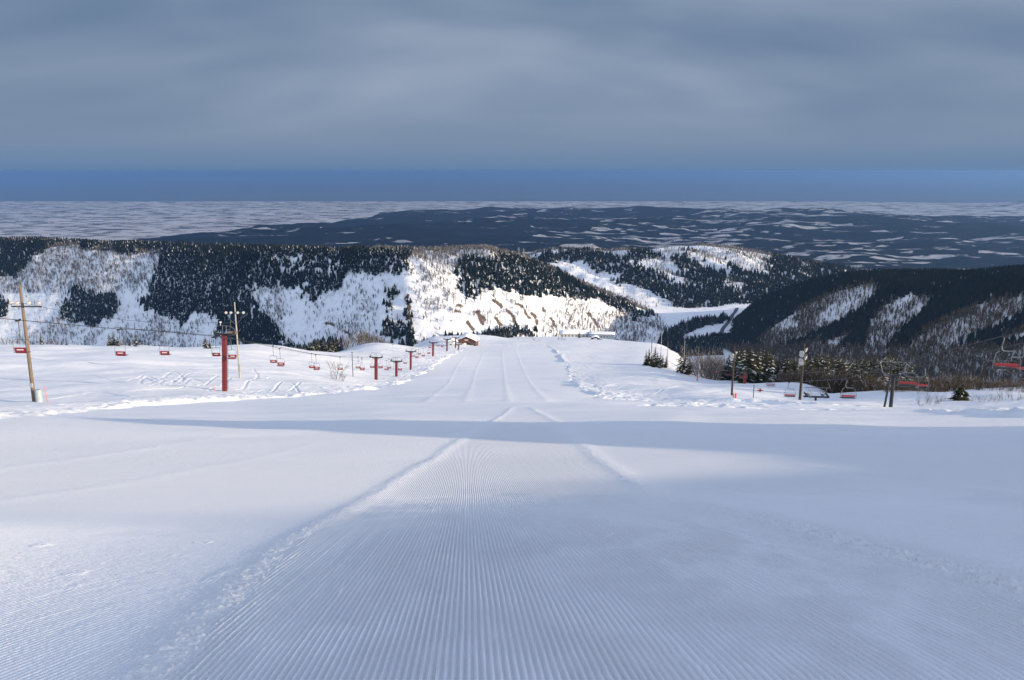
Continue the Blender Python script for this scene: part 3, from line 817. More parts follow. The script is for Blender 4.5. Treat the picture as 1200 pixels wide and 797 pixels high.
CH_A = [ # px, row of seat, side, label
 (27, 418, -1, 'red two-seat chair hanging in front of the tall wooden pole'),
 (143, 418, -1, 'red two-seat chair hanging alone between the wooden pole and the trampled loops'),
 (194, 415, -1, 'red two-seat chair over the trampled loops in the snow, second from the thick red tower'),
 (254, 415, -1, 'red two-seat chair half hidden by the thick red lift tower'),
 (272, 419.5, 1, 'red two-seat chair between the thick red tower and the tall floodlight pole'),
 (321, 423.5, -1, 'higher of the two red chairs just past the tall floodlight pole'),
 (329, 429, 1, 'lower of the two red chairs just past the tall floodlight pole'),
 (366, 431, -1, 'higher of the two overlapping red chairs before the small bare bush'),
 (371, 434, 1, 'lower of the two overlapping red chairs before the small bare bush'),
 (399, 433.5, -1, 'red chair hanging right above the small bare bush'),
 (420, 431.5, -1, 'higher of the two red chairs beside the thin brown pole past the bush'),
 (424.5, 434, 1, 'lower of the two red chairs beside the thin brown pole past the bush'),
 (436.5, 431, -1, 'red chair touching the left side of the second red tower'),
 (446, 431.5, 1, 'red chair touching the right side of the second red tower'),
 (456, 433, -1, 'upper red chair between the second and third red towers'),
 (453.2, 435.5, -1, 'small dark red chair hanging low between the second and third red towers'),
 (468.8, 436, 1, 'red chair hanging low beside the third red tower'),
 (475, 427, -1, 'red chair just before the fourth red tower'),
 (484, 417, -1, 'higher red chair just past the fourth red tower'),
 (488.3, 418.5, 1, 'lower red chair just past the fourth red tower'),
 (491.3, 414.5, -1, 'red chair under the distant thin pole'),
 (496, 417, 1, 'red chair halfway between the fourth and fifth red towers'),
 (502.5, 414, 1, 'red chair just before the fifth red tower'),
 (504, 407, -1, 'tiny red chair above the one before the fifth red tower'),
 (513.5, 407, -1, 'tiny red chair just past the fifth red tower'),
 (518, 407, 1, 'tiny red chair between the fifth and sixth red towers'),
]
CH_B = [
 (1177, 432, -1, 'nearest wide red chair of the lift beside the dark hill, left of two'),
 (1191, 436.5, 1, 'wide red chair at the edge of the photo beside the nearest wide chair'),
 (1063, 452, -1, 'bright red wide chair right beside the dark lift tower with two posts'),
 (1078, 456, 1, 'dull red wide chair past the bright one at the dark lift tower'),
 (993, 469.5, -1, 'low wide red chair against snow between the half-buried tower and the dark tower'),
 (925, 468.5, -1, 'low dark red chair beside the thick floodlight pole'),
 (903, 454.5, 1, 'flat dark red chair on the snow below the conifers beyond the red diamond sign'),
 (871, 442, -1, 'red chair at the short dark red tower by the conifers'),
 (866.5, 440.5, 1, 'red chair just before the short dark red tower'),
 (854, 439.5, -1, 'red chair seen against the snow behind the dark wooden pole'),
 (843.5, 440, 1, 'lower of the two small red chairs above the snow edge by the pale brown bushes'),
 (842, 437.5, -1, 'upper of the two small red chairs above the snow edge by the pale brown bushes'),
 (834, 438.5, 1, 'small red chair in front of the pale brown bushes'),
 (812, 430.5, -1, 'tiny red chair before the dark conifers and orange-footed pole'),
]
def mid_rope(lift, chairs, hang):
    P = sorted((lift_Y(lift, p, r, s), s, -tan_row(r)*lift_Y(lift, p, r, s) + hang) for p, r, s, _ in chairs)
    return P
ROPE = {}
for lift, chairs, hang, deg in (('A', CH_A, 3.1, 3), ('B', CH_B, 2.75, 3)):
    P = mid_rope(lift, chairs, hang)
    c = np.polyfit([q[0] for q in P], [q[2] for q in P], deg)
    ROPE[lift] = (c, min(q[0] for q in P), max(q[0] for q in P))
def rope_z(lift, Y):
    c, y0, y1 = ROPE[lift]
    Yc = min(max(Y, y0), y1)
    z = np.polyval(c, Yc)
    if Y != Yc: z += np.polyval(np.polyder(c), Yc)*(Y - Yc)
    return ZC + float(z)

for lift, chairs, maker, hang, group in (('A', CH_A, make_chair_a, 3.1, 'two-seat chairs of the lift with red towers'), ('B', CH_B, make_chair_b, 2.75, 'wide chairs of the lift beside the dark hill')):
    x0, k, g = LIFTS[lift]
    proto = None
    pts = {-1: [], 1: []}
    for i, (px, row, side, label) in enumerate(chairs):
        Y = lift_Y(lift, px, row, side)
        x = lift_x(lift, Y, side)
        zm = ZC - float(tan_row(row))*Y
        z = max(.75*zm + .25*(rope_z(lift, Y) - hang), ground(x, Y) + .45)
        o = proto if proto is None and False else None
        if proto is None: proto = o = maker()
        else: o = copy_tree(proto)
        o.location = (x, Y, z)
        o.rotation_euler = (0, 0, -math.atan(k) + (math.pi if side > 0 else 0) + random.uniform(-.05, .05))
        tag(o, label, 'chairlift chair', group)
        pts[side].append((x + (-.30 if lift == 'B' and side < 0 else .30 if lift == 'B' else 0), Y, z + hang))
    # the rope loop
    mb = MB()
    for side in (-1, 1):
        p = sorted(pts[side], key=lambda q: q[1])
        q = [p[0]]
        for b_ in p[1:]:
            if b_[1] - q[-1][1] > 6: q.append(b_)
        yn = q[0][1] - 30
        first = (lift_x(lift, yn, side), yn, q[0][2] + (7.5 if lift == 'A' else 9.0))
        mb.tube([first] + q, .032 if lift == 'A' else .04, 5)
    tag(mb.build('haul_rope', M['dark_steel']), 'thin steel rope carrying the two-seat chairs past the red towers' if lift == 'A' else 'steel rope carrying the wide chairs beside the dark hill', 'lift rope')

def sheave_train(r, x, z, n=4, length=1.7, matl='dark_steel', wm='rubber'):
    mb = MB(); mb.box((x, 0, z-.20), (.08, length, .16), bev=.02)
    o = mb.build('sheave_beam', M[matl], r)
    w_ = MB()
    for i in range(n):
        y = (i/(n-1) - .5)*(length-.3)
        w_.wheel((x + .09, y, z-.14), .19, .10, 0, 14)
    w_.build('sheave_wheels', M[wm], o)
def red_tower(H, width, gauge=1.6, big=False):
    r = empty('lift_tower')
    mb = MB(); mb.box((0, 0, H/2-.6), (width, width, H+1.2), bev=.05); mb.box((0, 0, H-.04), (width*1.25, width*1.25, .12), bev=.02)
    for i in range(1, int(H/1.6)): mb.box((0, 0, i*1.6), (width+.03, width+.03, .05))
    mb.build('column', M['red'], r)
    mb = MB(); mb.box((0, 0, H+.16), (2*gauge+.5, .30, .28), bev=.03)
    for s in (-1, 1): mb.tube([(s*.25, 0, H-.5), (s*gauge*.7, 0, H+.1)], .07, 6)
    mb.build('crossarm', M['dark_steel'], r)
    for s in (-1, 1): sheave_train(r, s*gauge, H+.62)
    mb = MB()
    for s in (-1, 1):
        mb.tube([(s*(gauge+.3), 0, H+.3), (s*(gauge+.25), 0, H+.9), (s*gauge*.75, 0, H+1.35), (s*.25, 0, H+1.45)], .045, 6)
        mb.tube([(s*.25, 0, H+.3), (s*.25, 0, H+1.45)], .045, 6)
    mb.tube([(-.25, 0, H+1.45), (.25, 0, H+1.45)], .045, 6)
    mb.build('lifting_frame', M['steel'], r)
    mb = MB()
    for s in (-1, 1): mb.tube([(width/2+.14, s*.2, .2), (width/2+.14, s*.2, H)], .022, 5)
    for i in range(int(H/.32)): mb.tube([(width/2+.14, -.2, .3+i*.32), (width/2+.14, .2, .3+i*.32)], .015, 5)
    mb.build('ladder', M['dark_steel'], r)
    if big:
        mb = MB(); mb.box((-gauge, 0, H-.25), (.7, 2.0, .05), bev=.01)
        for y in (-.95, .95):
            mb.tube([(-gauge-.32, y, H-.25), (-gauge-.32, y, H+.6)], .025, 5)
        mb.tube([(-gauge-.32, -.95, H+.6), (-gauge-.32, .95, H+.6)], .025, 5)
        mb.build('work_platform', M['dark_steel'], r)
        mb = MB(); mb.wheel((-.55, 0, H+1.9), .13, .2, 2, 10); mb.tube([(-.55, 0, H+1.4), (-.55, 0, H+1.85)], .03, 6)
        mb.build('insulator', M['white'], r)
    return r
TW_A = [(261, 393, 111.6, .60, 'thick red column of the nearest lift tower of the two-seat lift'),
 (440, 419.5, 215, .72, 'second red lift tower with a T-shaped head, past the bare bush'),
 (464, 424, 240, .66, 'third red lift tower, lower than its neighbour with the T-shaped head'),
 (481, 412.5, 272, .62, 'fourth red lift tower standing higher up the snow than the third'),
 (507.5, 402, 328, .72, 'fifth red lift tower seen against the dark trees'),
 (524, 398, 375, .62, 'thin dark red lift tower in front of the snow-roofed hut'),
 (534, 396, 416, .62, 'dark red lift tower between hut and timber lodge'),
 (537.5, 404, 400, .50, 'short dark post of the last lift tower beside the lodge')]
for i, (px, rt, Y, wd, lab) in enumerate(TW_A):
    x = at(px, 430, Y); gz = ground(x, Y); H = max(ZC - float(tan_row(rt))*Y - gz, 1.6)
    o = red_tower(H, wd, 1.25 if i == 0 else 1.6, i == 0); o.location = (x, Y, gz); o.rotation_euler = (0, math.radians(4.0 if i == 0 else 2.0), -math.atan(.0375) + (.1 if i == 0 else 0))
    tag(o, lab, 'lift tower', 'towers of the two-seat lift')

def truss_tower(H, post, gauge, matl):
    r = empty('lift_tower')
    mb = MB(); mb.tube([(0, 0, -1), (0, 0, H*.5), (0, 0, H)], [post*.55, post*.5, post*.45], 12); mb.build('post', M[matl], r)
    mb = MB(); mb.box((0, 0, H+.12), (2*gauge+.6, .34, .26), bev=.03); mb.build('crossarm', M['dark_steel'], r)
    for s in (-1, 1): sheave_train(r, s*gauge, H+.62, 6, 2.6)
    mb = MB()
    mb.tube([(-gauge-.25, 0, H+1.75), (gauge+.25, 0, H+1.75)], .06, 6)
    for s in (-1, 1): mb.tube([(s*gauge*.72, 0, H+.2), (s*gauge*.98, 0, H+1.75)], .05, 6)
    mb.build('lifting_frame', M['steel'], r)
    for s in (-1, 1):
        mb = MB()
        mb.box((s*(gauge-.55), 0, H+.30), (.5, 2.8, .05), bev=.01)
        for y in (-1.3, 0, 1.3): mb.tube([(s*(gauge-.78), y, H+.3), (s*(gauge-.78), y, H+1.1)], .02, 5)
        mb.tube([(s*(gauge-.78), -1.3, H+1.1), (s*(gauge-.78), 1.3, H+1.1)], .02, 5)
        mb.build('catwalk', M['steel'], r)
    return r
for px, rt, Y, post, matl, lab in [(1047.5, 441, 92, .42, 'dark_steel', 'dark grey lift tower with a wide truss head beside the bright red chair'),
                                   (956, 466, 130, .40, 'dark_steel', 'lift tower sunk in snow up to its wide head beside the thick floodlight pole'),
                                   (873, 437.5, 200, .62, 'red', 'short dark red lift tower in front of the snowy conifers')]:
    x = at(px, rt, Y); gz = ground(x, Y); H = max(ZC - float(tan_row(rt))*Y - gz, 1.25)
    if matl == 'red': o = red_tower(H, .6, 1.6)
    else: o = truss_tower(H, post, 1.75, matl)
    o.location = (x, Y, gz); o.rotation_euler = (0, 0, -math.atan(.15))
    tag(o, lab, 'lift tower', 'towers of the wide-chair lift')

# ------------------------------------------------------------------ poles and lights
def floodlight(r, c, face=(0, -1), size=.34, m='lamp_brown'):
    mb = MB(); d = np.array([face[0], face[1], -.35]); d /= np.linalg.norm(d); c = np.array(c, float)
    mb.tube([c - d*.28, c - d*.16, c, c + d*.06], [size*.28, size*.5, size*.62, size*.66], 12)
    o = mb.build('floodlight', M[m], r)
    l = MB(); l.tube([c + d*.062, c + d*.09], [size*.62, size*.5], 12); l.build('lens', M['lamp_white'], o)
    b_ = MB(); b_.tube([c - d*.1 + np.array((0, 0, -.3)), c - d*.1], .03, 5); b_.build('bracket', M['dark_steel'], o)
def pole_base(px, row, Y):
    x = at(px, row, Y); return x, Y, ground(x, Y)
def tube_pole(r, H, r0, r1, m, name='pole'):
    MB().tube([(0, 0, -.8), (0, 0, H*.5), (0, 0, H)], [r0, (r0+r1)/2, r1], 12).build(name, M[m], r)

# tall wooden pole
x, y, gz = pole_base(40.5, 472, 84)
r = empty('light_pole', (x, y, gz)); r.rotation_euler = (0, math.radians(.4), 0)
tube_pole(r, 13.0, .22, .13, 'wood')
MB().box((.55, -.18, 10.7), (3.3, .12, .14), bev=.02).build('crossarm', M['dark_wood'], r)
for dx in (-1.0, -.35, .9, 2.0): floodlight(r, (dx, -.3, 11.1), (0.5, -1), .30, 'lamp_brown')
mb = MB(); mb.box((.0, -.2, 1.9), (.36, .12, .5), bev=.02); mb.build('switch_box', M['box_grey'], r)
tag(r, 'tall wooden floodlight pole with a crossarm of lamps at the snow field edge', 'light pole')
x, y, gz = pole_base(46.5, 473, 83.2)
mb = MB(); mb.tube([(0, 0, -.3), (0, 0, .1), (0, 0, 1.32), (0, 0, 1.42)], [.36, .36, .35, .27], 16)
mb.tube([(0, 0, .45), (0, 0, .5)], .375, 16); mb.tube([(0, 0, 1.05), (0, 0, 1.1)], .37, 16)
o = tag(mb.build('padded_post', M['box_grey'], None, True), 'short blue-grey padded post standing against the foot of the wooden pole', 'padded post'); o.location = (x, y, gz)
def stake(px, row, Y, H, lab, tilt=0.0):
    x, y, gz = pole_base(px, row, Y)
    mb = MB(); mb.tube([(0, 0, -.4), (0, 0, H*.6), (0, 0, H)], [.035, .03, .018], 8); mb.tube([(0, 0, H*.72), (0, 0, H*.78)], .038, 8)
    o = tag(mb.build('marker_stake', M['orange'], None, True), lab, 'stake'); o.location = (x, y, gz); o.rotation_euler = (0, tilt, 0)
stake(57, 478, 76, 1.95, 'thin orange marker stake in the snow right of the tall wooden pole', -.09)
stake(251.5, 462, 108, 1.3, 'thin pinkish marker stake left of the foot of the thick red tower')

# tall concrete floodlight pole
x, y, gz = pole_base(281.5, 445, 150); H = ZC - float(tan_row(354))*150 - gz
r = empty('light_pole', (x, y, gz)); tube_pole(r, H, .20, .10, 'concrete')
zb = H - 2.1
mb = MB(); mb.box((0, -.15, zb), (3.6, .10, .10), bev=.02)
for s in (-1, 1): mb.tube([(s*1.7, -.15, zb), (s*.9, -.15, zb-1.5), (s*.12, -.12, zb-2.2)], .035, 5)
mb.tube([(-.9, -.15, zb-1.5), (-1.2, -.15, zb-3.2)], .04, 5)
mb.build('lamp_frame', M['steel'], r)
for dx, mm in ((-1.65, 'lamp_brown'), (-.7, 'steel'), (.6, 'steel'), (1.7, 'lamp_white')): floodlight(r, (dx, -.35, zb+.1), (.4, -1), .42, mm)
MB().box((-.75, -.2, zb-3.9), (1.9, .7, .55), bev=.05).build('equipment_box', M['wood'], r)
MB().box((0.1, -.28, 2.1), (.5, .3, 1.3), bev=.04).build('meter_box', M['concrete'], r)
tag(r, 'tall pale concrete floodlight pole with a braced lamp frame beside the thick red tower', 'light pole')

# thick floodlight pole at the right
def cluster_pole(px, rt, rb, Y, rad, lab, n, wdm, nm='dark_wood'):
    x, y, gz = pole_base(px, rb, Y); H = ZC - float(tan_row(rt))*Y - gz
    r = empty('light_pole', (x, y, gz)); tube_pole(r, H, rad, rad*.55, nm)
    for i in range(n):
        s = -1 if i % 3 else 1
        floodlight(r, (s*.34, -.12 - .1*(i % 2), H*.93 - .3 - i*.42), (s*.8, -.6), wdm, 'concrete')
    mb = MB()
    for i in range(n): mb.box((0, -.1, H*.93 - .55 - i*.42), (.9, .07, .06), bev=.01)
    mb.build('lamp_brackets', M['steel'], r)
    tag(r, lab, 'light pole')
cluster_pole(937, 403, 472.5, 122, .24, 'thick dark pole with a stacked cluster of pale floodlights by the half-buried tower', 6, .62)
cluster_pole(857.5, 407, 463, 132, .20, 'dark wooden pole with pale lamps at its top, above the striped pad', 3, .34)
POLES = [ # px, top row, base row, distance, radius, material, orange foot?, label
 (414, 412, 447, 212, .11, 'dark_wood', 0, 'thin brown pole between the bare bush and the second red tower'),
 (461, 403, 421, 262, .07, 'concrete', 0, 'thin pale pole rising behind the third red tower'),
 (490.5, 402, 414, 318, .08, 'concrete', 0, 'short thin pole on the snow between the fourth and fifth red towers'),
 (763.7, 391, 408, 430, .20, 'dark_steel', 0, 'dark thin pole at the left of the row above the small conifers'),
 (768.6, 389.5, 410, 420, .13, 'concrete', 0, 'second thin pole of the row above the small conifers'),
 (774.6, 387, 412, 400, .14, 'concrete', 0, 'tallest thin pole of the row above the small conifers'),
 (781.7, 400, 427, 310, .13, 'wood', 1, 'pale pole with an orange foot beside the small conifers'),
 (801, 399, 433, 285, .13, 'concrete', 0, 'pale tall pole at the left edge of the brown bushes'),
 (817, 406, 446, 232, .12, 'wood', 1, 'pale pole with an orange foot in front of the brown bushes'),
 (1036.5, 428, 476.5, 90, .13, 'dark_steel', 0, 'thin dark pole leaning beside the dark lift tower'),
]
for px, rt, rb, Y, rad, mm, foot, lab in POLES:
    x, y, gz = pole_base(px, rb, Y); H = max(ZC - float(tan_row(rt))*Y - gz, 2.0)
    r = empty('pole', (x, y, gz)); tube_pole(r, H, rad, rad*.7, mm, 'shaft')
    MB().box((0, 0, H-.25), (.7, .1, .1), bev=.02).build('crossarm', M['dark_steel'], r)
    if foot: MB().tube([(0, 0, -.2), (0, 0, 1.5), (0, 0, 1.6)], [rad*1.7, rad*1.7, rad*1.2], 10).build('foot_pad', M['orange'], r)
    if px == 1036.5: r.rotation_euler = (0, .085, 0)
    tag(r, lab, 'pole')

# signs and pads
x, y, gz = pole_base(860.5, 470, 97)
r = empty('striped_pad', (x, y, gz))
for s in (-1, 1): MB().box((s*.16, 0, .38), (.17, .16, .86), bev=.05).build('red_pad', M['pink'], r)
MB().box((0, .03, .38), (.15, .10, .80), bev=.03).build('white_pad', M['white'], r)
tag(r, 'small red and white striped pad standing at the foot of the dark wooden pole', 'pad')
x, y, gz = pole_base(882.3, 471.5, 97)
r = empty('sign_post', (x, y, gz)); H = 1.95
tube_pole(r, H, .05, .045, 'dark_steel', 'post')
MB().tube([(0, 0, H-.42), (.95, -.03, H-.50)], .02, 6).build('arm', M['dark_steel'], r)
mb = MB(); c = (.80, -.06, H-.72)
def diamond(mb, c, w, h, t):
    mb.poly([(c[0]-w, c[1]-t, c[2]), (c[0], c[1]-t, c[2]-h), (c[0]+w, c[1]-t, c[2]), (c[0], c[1]-t, c[2]+h), (c[0]-w, c[1]+t, c[2]), (c[0], c[1]+t, c[2]-h), (c[0]+w, c[1]+t, c[2]), (c[0], c[1]+t, c[2]+h)],
            [(0, 1, 2, 3), (7, 6, 5, 4), (0, 4, 5, 1), (1, 5, 6, 2), (2, 6, 7, 3), (3, 7, 4, 0)])
diamond(mb, c, .46, .15, .012); mb.box((c[0], c[1]+.002, c[2]), (.15, .03, .52), bev=.01)
mb.build('sign_panel', M['seat_red'], r)
tag(r, 'thin post with a small red diamond sign on an arm in the snow', 'sign')

# power line from the wooden pole
def span(p, q, sag, rad):
    p = np.array(p); q = np.array(q)
    return [tuple(p + (q-p)*t + np.array((0, 0, -4*sag*t*(1-t)))) for t in np.linspace(0, 1, 14)], rad
p0 = (at(25, 352, 84)+.4, 84, ZC - float(tan_row(355.5))*84); p1 = (at(256.5, 378, 111.6), 111.6, ZC - float(tan_row(377.5))*111.6)
p2 = (at(281, 376, 150), 149.8, ZC - float(tan_row(372))*150)
mb = MB(); pp, rr = span(p0, p1, .9, .02); mb.tube(pp, rr, 5); pp, rr = span(p1, p2, .5, .02); mb.tube(pp, rr, 5)
pp, rr = span((p0[0]-30, 72, p0[2]+3.2), p0, .8, .02); mb.tube(pp, rr, 5)
tag(mb.build('power_cable', M['dark_steel']), 'thin dark cable strung from the tall wooden pole to the floodlight pole', 'cable')

# ------------------------------------------------------------------ buildings
def gable(mb, w, d, h0, h1, ov=0.0, t=0.0, mi=0, lift=0.0):
    """roof slab with thickness t over a w x d box (ridge along Y)"""
    W, D = w/2+ov, d/2+ov; sl = (h1-h0)/(w/2); e = h0 - sl*ov
    top = [(-W, e+lift+t), (0, h1+lift+t), (W, e+lift+t)]; bot = [(-W, e+lift), (0, h1+lift), (W, e+lift)]
    v = []
    for y in (-D, D):
        v += [(p[0], y, p[1]) for p in top] + [(p[0], y, p[1]) for p in bot]
    f = [(0, 1, 7, 6), (1, 2, 8, 7), (3, 9, 10, 4), (4, 10, 11, 5), (0, 3, 4, 1), (1, 4, 5, 2), (6, 7, 10, 9), (7, 8, 11, 10), (0, 6, 9, 3), (2, 5, 11, 8)]
    mb.poly(v, f, mi)
def snow_pillow(mb, w, d, h0, h1, ov, t, seed):
    """lumpy rounded snow lying on a gable roof"""
    r_ = np.random.default_rng(seed); nx, ny = 17, 9; W, D = w/2+ov, d/2+ov
    X = np.linspace(-W, W, nx); Yv = np.linspace(-D, D, ny); v = []
    for j in range(ny):
        for i in range(nx):
            ex = min(i, nx-1-i)/3.0; ey = min(j, ny-1-j)/2.0; ed = min(1, ex)*min(1, ey)
            rz = h0 + (h1-h0)*(1-abs(X[i])/(w/2))
            rz = rz*.85 + (h0 + (h1-h0)*math.cos(X[i]/W*1.4))*.15 if ed > 0 else rz
            v.append((X[i], Yv[j], rz + .03 + t*math.sqrt(ed)*(.85+.3*r_.random())))
    n0 = len(v)
    for j in range(ny):
        for i in range(nx): v.append((X[i], Yv[j], h0 + (h1-h0)*(1-abs(X[i])/(w/2)) - .02))
    f = []
    for j in range(ny-1):
        for i in range(nx-1):
            a_ = j*nx+i; f.append((a_, a_+1, a_+nx+1, a_+nx)); f.append((n0+a_+nx, n0+a_+nx+1, n0+a_+1, n0+a_))
    for i in range(nx-1):
        f.append((i, n0+i, n0+i+1, i+1)); k_ = (ny-1)*nx+i; f.append((k_+1, n0+k_+1, n0+k_, k_))
    for j in range(ny-1):
        f.append((j*nx, (j+1)*nx, n0+(j+1)*nx, n0+j*nx)); k_ = j*nx+nx-1; f.append((k_, n0+k_, n0+k_+nx, k_+nx))
    mb.poly(v, f)
def wall_box(mb, w, d, h): mb.box((0, 0, h/2-.6), (w, d, h+1.2))
def gable_wall(mb, w, d, h0, h1):
    for y in (-d/2+.01, d/2-.01):
        s = -.01 if y < 0 else .01
        mb.poly([(-w/2, y, h0-.01), (w/2, y, h0-.01), (0, y, h1-.02), (-w/2, y-s*20, h0-.01), (w/2, y-s*20, h0-.01), (0, y-s*20, h1-.02)], [(0, 1, 2), (5, 4, 3), (0, 3, 4, 1), (1, 4, 5, 2), (2, 5, 3, 0)])

# timber lodge at the foot of the run
Y = 455; x = at(548.2, 403, Y); gz = ground(x, Y)
r = empty('lodge', (x, Y, gz - .4)); r.rotation_euler = (0, 0, -.12)
W_, D_, h0, h1 = 11.0, 9.0, 3.5, 5.8
mb = MB(); wall_box(mb, W_, D_, h0); gable_wall(mb, W_, D_, h0, h1); mb.build('wall', M['lodge'], r)
mb = MB(); gable(mb, W_, D_, h0, h1, .7, .22); rf = mb.build('roof', M['lodge'], r)
mb = MB(); snow_pillow(mb, W_, D_, h0+.24, h1+.24, .75, 1.0, 4); mb.build('roof_snow', M['roofsnow'], rf, True)
for cx_, w2, h2, z2 in ((-3.6, 1.7, 1.2, 1.7), (3.7, 1.8, 1.2, 1.7)):
    o = MB().box((cx_, -D_/2-.02, z2), (w2+.3, .10, h2+.3), bev=.01).build('window', M['lodge_dark'], r)
    MB().box((cx_, -D_/2-.08, z2), (w2, .03, h2)).build('pane', M['glass'], o)
MB().box((1.2, -D_/2-.03, 1.1), (1.5, .12, 2.2), bev=.02).build('door', M['lodge_dark'], r)
MB().box((-.9, -D_/2-.07, 1.5), (1.5, .06, 1.1), bev=.02).build('notice_board', M['white'], r)
MB().box((0, -D_/2-.05, 3.9), (2.2, .08, .8), bev=.02).build('gable_panel', M['cream'], r)
mb = MB(); mb.box((-W_/2-1.2, -1.0, 1.5), (2.4, 5.0, 3.6)); mb.build('side_annex', M['lodge'], r)
tag(r, 'dark brown timber lodge with thick snow on its gable roof below the run', 'lodge')

# snow-roofed hut of the lower lift station
Y = 430; x = at(529.5, 401, Y); gz = ground(x, Y)
r = empty('lift_station_hut', (x, Y, gz - .3)); r.rotation_euler = (0, 0, .2)
W_, D_, h0, h1 = 6.0, 5.0, 2.9, 4.0
mb = MB(); wall_box(mb, W_, D_, h0); gable_wall(mb, W_, D_, h0, h1); mb.build('wall', M['box_grey'], r)
mb = MB(); gable(mb, W_, D_, h0, h1, .4, .16); rf = mb.build('roof', M['dark_steel'], r)
mb = MB(); snow_pillow(mb, W_, D_, h0+.18, h1+.18, .45, .7, 8); mb.build('roof_snow', M['roofsnow'], rf, True)
o = MB().box((-.9, -D_/2-.02, 1.6), (1.6, .1, 1.1), bev=.01).build('window', M['white'], r); MB().box((-.9, -D_/2-.08, 1.6), (1.3, .03, .85)).build('pane', M['glass'], o)
MB().wheel((1.3, -D_/2-.06, 2.4), .75, .12, 1, 20).build('round_sign', M['white'], r)
tag(r, 'small grey lift hut with snowy roof and round white sign by the timber lodge', 'hut')

# long buildings in the valley base
def long_house(px, rb, Y, W_, D_, h0, h1, wallm, rz, lab, nwin, snow_t, name='long_building'):
    x = at(px, rb, Y); gz = ground(x, Y)
    r = empty(name, (x, Y, gz - .2)); r.rotation_euler = (0, 0, rz)
    # ridge runs along the long side: build along Y and turn a quarter
    mb = MB(); mb.box((0, 0, h0/2-.6), (W_, D_, h0+1.2)); mb.build('wall', M[wallm], r)
    t_ = MB(); gable(t_, D_, W_, h0, h1, .5, .2); t_.v = [(q[1], -q[0], q[2]) for q in t_.v]; rf = t_.build('roof', M['dark_steel'], r)
    t_ = MB(); gable_wall(t_, D_, W_, h0, h1); t_.v = [(q[1], -q[0], q[2]) for q in t_.v]; t_.build('gable', M[wallm], r)
    if snow_t:
        t_ = MB(); snow_pillow(t_, D_, W_, h0+.22, h1+.22, .55, snow_t, 5); t_.v = [(q[1], -q[0], q[2]) for q in t_.v]; t_.build('roof_snow', M['roofsnow'], rf, True)
    for i in range(nwin):
        wx = -W_/2 + W_*(i+.5)/nwin
        o = MB().box((wx, -D_/2-.02, h0*.55), (W_/nwin*.62, .12, h0*.45), bev=.02).build('window', M['white'], r)
        MB().box((wx, -D_/2-.09, h0*.55), (W_/nwin*.52, .03, h0*.36)).build('pane', M['glass'], o)
    tag(r, lab, 'building'); return r
long_house(673, 396, 655, 24, 9, 3.6, 5.4, 'cream', -.05, 'long cream building with a thick snow roof behind the dark round tree', 8, .9)
bb = long_house(705, 397, 650, 21, 9, 4.6, 5.6, 'bluewall', -.12, 'long blue-grey building with bands of glass beside the cream building', 9, .35)
mb = MB()
for z_ in (1.25, 3.9): mb.box((0, -4.56, z_), (20.6, .1, .25))
mb.build('wall_band', M['bluewall'], bb)
x = at(697.5, 401, 600); gz = ground(x, 600)
r = empty('snow_shelter', (x, 600, gz-.2))
mb = MB(); mb.tube([(-2.6, 0, -.5), (-2.4, 0, 1.0), (-1.2, 0, 2.0), (1.2, 0, 2.1), (2.4, 0, 1.1), (2.6, 0, -.5)], 1.0, 10); mb.build('body', M['dark_steel'], r, True)
mb = MB(); v = []
t_ = MB(); snow_pillow(t_, 5.6, 3.6, 1.9, 2.9, .2, .8, 12); t_.build('snow_cap', M['roofsnow'], r, True)
MB().box((3.6, -.4, .4), (4.2, .9, .25), rz=-.25, bev=.05).build('beam', M['dark_steel'], r)
tag(r, 'low dark shelter half buried in snow in front of the blue-grey building', 'shelter')

# two lattice pylons on the ridge
def pylon(px, Y, top):
    x = at(px, 300, Y); i = np.argmin((hillA.X-x)**2 + (hillA.Y-Y)**2); gz = float(hillA.Z.ravel()[i]); H = ZC - float(tan_row(top))*Y - gz
    r = empty('lattice_pylon', (x, Y, gz-.5)); mb = MB(); w_ = 1.7
    for sx_ in (-1, 1):
        for sy_ in (-1, 1): mb.tube([(sx_*w_, sy_*w_, 0), (sx_*.5, sy_*.5, H*.75), (sx_*.3, sy_*.3, H)], .16, 4)
    for k_ in range(6):
        z0, z1 = H*k_/6.5, H*(k_+1)/6.5; q0 = w_ + (.45-w_)*min(1, z0/H/.78); q1 = w_ + (.45-w_)*min(1, z1/H/.78)
        for sy_ in (-1, 1): mb.tube([(-q0, sy_*q0, z0), (q1, sy_*q1, z1)], .08, 4); mb.tube([(q0, sy_*q0, z0), (-q1, sy_*q1, z1)], .08, 4)
    mb.build('lattice', M['concrete'], r)
    mb = MB()
    for z_ in (H*.72, H*.86): mb.box((0, 0, z_), (6.2, .25, .25))
    mb.build('crossarm', M['concrete'], r)
    return r
tag(pylon(608, 1290, 289.5), 'pale lattice pylon on the wooded ridge, left of the two', 'pylon', 'pylons on the ridge')
tag(pylon(613.5, 1290, 290.5), 'pale lattice pylon on the wooded ridge, right of the two', 'pylon', 'pylons on the ridge')

